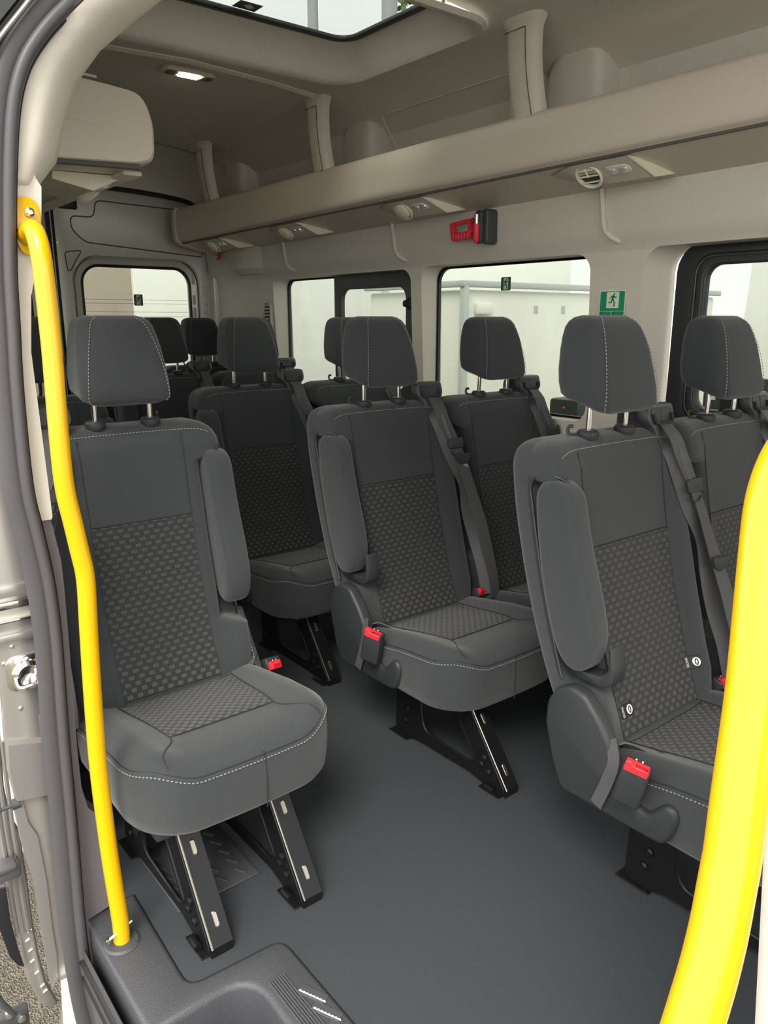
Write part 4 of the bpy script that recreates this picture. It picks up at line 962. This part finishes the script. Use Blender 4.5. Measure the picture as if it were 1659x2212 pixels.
# sliding door edge, slid back along the outside
sx = -1.50
de = [(0, 1560), (10, 1700), (22, 1760), (46, 1800), (50, 1840), (60, 1900), (72, 1990), (84, 2060), (100, 2120), (126, 2165), (112, 2182), (88, 2170), (60, 2120), (48, 2050), (30, 1960), (10, 1880), (-20, 1800), (-60, 1700), (-60, 1560)]
pp = pl3(de, sx); dr = thing('sliding_door', 'silver inner edge of the sliding door pushed back at the far left', 'door', (sx, pp[4].y, -.3))
obj('door_edge', G().plate([rel(p, dr)[1:] for p in pp], [], 'x', -.03, 0, .006, 3), M['silver'], dr)
for off in (0, 14, 26):
    q = spline([on(-2 - off * .3 + a, b, 'x', sx) for a, b in ((6, 1600), (18, 1700), (30, 1790), (40, 1850), (50, 1930), (64, 2010))], 4)
    obj('door_rib', G().tube([rel(Vector((p.x + .001, p.y - off * .0006, p.z)), dr) for p in q], .0045, 6), M['silver'], dr)
for (a, b) in ((60, 2030), (66, 2052), (70, 2075), (80, 2100), (92, 2128), (98, 2140), (64, 2010)):
    obj('door_dimple', G().box(rel(on(a, b, 'x', sx), dr), (.006, .012, .004), .0015, 1, Matrix.Rotation(.4, 3, 'X')), M['silver'], dr)
br = G(); p = on(14, 1878, 'x', sx + .02); br.box(p - dr.location, (.04, .045, .03), .005); br.box(p - dr.location + Vector((.008, -.004, .014)), (.036, .04, .012), .004); obj('guide_block', br, M['rubber'], dr)
fl = pl3([(-30, 1930), (14, 1920), (24, 1990), (40, 2050), (54, 2090), (40, 2088), (22, 2070), (0, 2010), (-30, 1990)], sx + .015)
obj('rubber_flap', G().plate([rel(p, dr)[1:] for p in fl], [], 'x', .004, .014, .003), M['blackseal'], dr)
hg = thing('door_roller_arm', 'dark lower roller arm of the sliding door at the bottom left corner', 'bracket', on(30, 2185, 'x', -1.42))
obj('arm_plate', G().box((0, -.015, -.02), (.02, .08, .05), .006), M['hgrey'], hg)
for dy, dz in ((-.01, .01), (.01, -.012), (-.025, -.022)): obj('roller_bolt', G().lathe([(.008, .008), (.008, .016), (.003, .018)], (0, dy, dz), 'x', 12), M['chrome'], hg)
obj('lever', G().tube([(.012, -.034, .09), (.014, -.018, .04), (.014, -.004, .008)], [.004, .006, .005], 8), M['bezel'], hg)
# sill below the jamb and front-side trim of the doorway
obj('jamb_sill', G().plate([(p.y, p.z) for p in pl3([(138, 2135), (166, 2120), (186, 2212), (205, 2330), (150, 2330)], -1.40)], [], 'x', -1.425, -1.40, .003), M['white'], jb)
g = G(); rings = [[q for q in (Vector((-1.40 + t * 1.35, .338, -.06)), Vector((-1.40 + t * 1.35, .325, -.02)), Vector((-1.40 + t * 1.35, .318, -.10)), Vector((-1.40 + t * 1.35, .33, -.26)))] for t in (0, 1)]; obj('sill_seal', g.loft(rings), M['rubber'], sl)
for dz in (0, -.04): obj('sill_bead', G().tube([(-1.40, .325, -.05 + dz), (-.05, .325, -.05 + dz)], .010, 8), M['blackseal'], sl)
pa, pb = on(1656, 1790, 'y', .62), on(1634, 2212, 'y', .62); pt = pa + (pa - pb) * 1.1; pb2 = pb + (pb - pa) * 1.2
g = G(); rings = []
for p in (pb2, pb, pa, pt): rings.append([(p.x + .02, .600, p.z), (p.x + .004, .608, p.z), (p.x, .62, p.z), (p.x + .006, .64, p.z), (p.x + .02, .65, p.z), (p.x + .25, .66, p.z), (p.x + .25, .61, p.z)])
struct('trim_21', g.loft(rings), M['trim'], ang=60)
g = G().loft([[(x, .46, -.03), (x, .44, .8), (x, .47, 1.4), (x, .5, 1.6), (x, .36, 1.6), (x, .33, .9), (x, .33, -.03)] for x in (.12, XF)]); struct('wall_front', g, M['wall'])
gt = [on(a_, b_, 'x', -1.37) for a_, b_ in ((-40, 140), (0, 80), (52, 14), (110, -60), (230, -200))]
obj('gutter_strip', G().tube(spline(gt, 4), .0035, 8), M['silver'], sl)
g = G(); rings = []
for p in spline(gt, 3): rings.append([p + Vector((0, -.012, .004)), p + Vector((0, -.10, .06)), p + Vector((-.06, -.10, .06)), p + Vector((-.06, -.01, .0))])
obj('gutter_cover', g.loft(rings), M['hgrey'], sl)
gs = [on(a_, b_, 'x', -1.40) for a_, b_ in ((-30, 230), (-6, 165), (28, 100), (72, 45), (118, -5), (180, -70), (300, -210))]
obj('header_rubber', G().tube(spline(gs, 4), .019, 12), M['rubber'], sl)

#OUTSIDE
# ------------------------------------------------------------------ outside
GZ = -.66
struct('ground', G().plate([(-40, -12), (12, -12), (12, 40), (-40, 40)], [], 'z', GZ - .05, GZ), M['asphalt'])
# boxy trailer outside the middle window
tr = thing('box_trailer', 'white box trailer with grey edge rails outside the middle side window', 'trailer', (-3.75, 3.6, GZ))
obj('box_body', G().box((-.5, 1.6, 1.17), (1.02, 3.1, 1.76), .02), M['trailer'], tr)
for a, b in (((.02, .05, 2.06), (.02, 3.15, 2.06)),): obj('top_rail', G().box((.02, 1.6, 2.085), (.05, 3.2, .042), .008), M['trailertop'], tr)
obj('side_rail', G().box((-.5, .03, 2.085), (1.06, .05, .042), .008), M['trailertop'], tr)
obj('corner_post', G().box((.02, .035, 1.15), (.05, .045, 1.86), .01), M['trailertop'], tr)
obj('marker_lamp', G().box((.035, .20, 1.93), (.03, .15, .075), .010), M['white'], tr, 'pale rectangular marker lamp')
for y in (.75, 1.05, 2.0): obj('rivet_plate', G().box((.014, y, 1.93), (.004, .04, .05), .002, 1), M['trailertop'], tr)
obj('chassis', G().box((-.5, 1.6, .2), (.9, 2.8, .16), .02), M['hgrey'], tr)
for y in (.3, 2.9): obj('wheel', G().lathe([(.10, -.1), (.30, -.1), (.33, -.06), (.33, .06), (.30, .1), (.10, .1)], (-.5, y, .33), 'y', 24), M['tyre'], tr)
# tall white truck body behind the rear window
tk = thing('box_truck', 'tall plain white truck body outside the rearmost side window', 'truck', (-4.98, 3.95, GZ))
obj('box_body', G().box((-1.7, 1.2, 1.95), (3.4, 2.3, 2.5), .03), M['white'], tk)
obj('edge_strip', G().box((.0, .02, 1.95), (.04, .05, 2.5), .01), M['trailertop'], tk)
obj('chassis', G().box((-1.7, 1.2, .55), (3.2, 1.2, .25), .03), M['hgrey'], tk)
for x in (-.6, -2.8):
    for y in (.25, 2.15): obj('wheel', G().lathe([(.12, -.12), (.38, -.12), (.42, -.07), (.42, .07), (.38, .12), (.12, .12)], (x, y, .42), 'y', 24), M['tyre'], tk)
# big white van beyond the front side window
bw = thing('panel_van', 'large white van side beyond the front side window', 'van', (-2.6, 8.2, GZ))
obj('van_body', G().loft([[(x, .0, .4), (x, -.03, 1.4), (x, .12, 2.9), (x, .3, 3.1), (x, 2.0, 3.1), (x, 2.2, 1.4), (x, 2.1, .4)] for x in (-1.6, 7.5)]), M['white'], bw)
for x in (0, 5.4): obj('wheel', G().lathe([(.12, -.12), (.34, -.12), (.37, -.07), (.37, .07), (.34, .12), (.12, .12)], (x, .05, .37), 'y', 24), M['tyre'], bw)
obj('rear_post', G().tube([(2.42, -.15, .8), (2.42, -.15, 3.4)], .045, 10), M['pole'], bw)
# parked white car below the front window
p = on(1650, 830, 'y', 5.0)
ca = thing('parked_car', 'white car with dark windows parked outside, half hidden by the front headrest', 'car', (p.x + .5, 5.0, GZ))
cp = fillet([(-1.5, .25), (-1.55, .62), (-1.35, .85), (-.55, .98), (.0, 1.45), (1.2, 1.48), (1.9, 1.0), (2.3, .9), (2.35, .3)], [.08, .1, .1, .1, .15, .2, .1, .1, .1], 4)
obj('car_body', G().plate(cp, [], 'y', 0, 1.7, .08, 3), M['white'], ca)
obj('side_glass', G().plate(fillet([(-.40, 1.0), (.05, 1.38), (1.1, 1.41), (1.6, 1.02)], .05, 3), [], 'y', -.012, .02), M['carglass'], ca)
obj('orange_lamp', G().box((-.62, -.03, 1.12), (.12, .06, .10), .02), M['orange'], ca)
for x in (-.9, 1.5): obj('wheel', G().lathe([(.1, -.08), (.28, -.08), (.31, -.04), (.31, .08)], (x, .05, .31), 'y', 22), M['tyre'], ca)
p = on(1583, 872, 'y', 2.9)
np_ = thing('number_board', 'black board with a white 14 seen between the headrest posts', 'sign', p)
obj('board', G().box((0, .02, 0), (.26, .03, .20), .01), M['hgrey'], np_)
g = G(); textmesh(g, '14', .10, lambda c: (c.x + .03, .002, c.y), .002); obj('numerals', g, M['whitemark'], np_)
obj('mark', G().box((-.085, .004, .02), (.02, .003, .025)), M['whitemark'], np_); obj('stand', G().box((.05, .03, (GZ - p.z) / 2 - .05), (.03, .03, p.z - GZ - .1), .005), M['hgrey'], np_)
p = on(1215, 890, 'y', 2.75)
lamp = thing('vehicle_tail', 'grey vehicle corner with a small orange light seen below the middle window', 'vehicle', p)
obj('lamp_block', G().box((0, .1, .02), (.16, .2, .075), .015), M['hgrey'], lamp); obj('chrome_bar', G().box((0, .08, -.045), (.22, .25, .03), .012), M['chrome'], lamp)
obj('orange_light', G().lathe([(.006, -.004), (.004, -.008), (.001, -.008)], (.01, 0, .02), 'y', 10), M['orange'], lamp); obj('lower_panel', G().box((.02, .15, (GZ - p.z) / 2 - .03), (.3, .4, p.z - GZ - .06), .03), M['white'], lamp)
# behind the rear doors: tan wall and a white vehicle
tb = thing('tan_building', 'plain tan building wall seen through the left part of the rear window', 'building', (-18, 5.5, GZ))
obj('wall_slab', G().box((0, -1.6, 3), (.4, 8.6, 6.0), .02), M['tan'], tb); obj('roof_edge', G().box((.1, -1.6, 6.05), (.6, 8.8, .15), .02), M['trailertop'], tb)
wv = thing('white_van', 'white van rear seen through the right part of the rear window', 'van', (-10.5, 4.03, GZ)); wv.rotation_euler = (0, 0, -.39)
obj('van_body', G().box((-2, 1.3, 1.5), (4.0, 2.6, 2.3), .08), M['white'], wv)
for z in (1.0, 1.12, 1.24): obj('panel_line', G().box((.005, 1.3, z), (.01, 2.4, .012)), M['trailertop'], wv)
for y in (.25, 2.35): obj('wheel', G().lathe([(.1, -.1), (.32, -.1), (.35, -.05), (.35, .05), (.32, .1)], (-.6, y, .35), 'y', 22), M['tyre'], wv)
# masts and a tree above the roof hatch
for x, y, r_, lab in ((-11.8, 7.9, .09, 'grey mast standing in front of the clouds, left of two seen through the roof hatch'), (-10.3, 8.3, .125, 'pale grey mast seen through the right part of the roof hatch')):
    m_ = thing('mast', lab, 'mast', (x, y, GZ)); obj('shaft', G().lathe([(r_ * 1.1, 0), (r_, 3), (r_ * .9, 12)], (0, 0, 0), n=20), M['pole'], m_); obj('base_flange', G().lathe([(r_ * 2, 0), (r_ * 2, .05), (r_ * 1.2, .06)], (0, 0, 0), n=20), M['pole'], m_)
tree = thing('leafy_tree', 'leafy green tree beyond the far side, glimpsed at the right of the roof hatch', 'tree', (-12.2, 12.4, GZ))
obj('trunk', G().tube([(0, 0, 0), (.1, 0, 3.5), (0, .1, 8)], [.2, .16, .1], 10), M['bark'], tree)
g = G(); rnd = random.Random(3)
for k in range(2600):
    d = Vector((rnd.gauss(0, 1), rnd.gauss(0, 1), rnd.gauss(0, 1))).normalized(); rr = 1.9 * rnd.random() ** .4; c = Vector((0, 0, 8.3)) + Vector((d.x * rr, d.y * rr, d.z * rr * 1.15))
    u = Vector((rnd.gauss(0, 1), rnd.gauss(0, 1), rnd.gauss(0, 1))).normalized(); w = u.orthogonal().normalized(); s_ = .07 + .06 * rnd.random()
    g.add([c - u * s_, c + w * s_ * .5, c + u * s_, c - w * s_ * .5], [(0, 1, 2, 3)])
lf = obj('foliage', g, M['leaf'], tree); lf['kind'] = 'stuff'
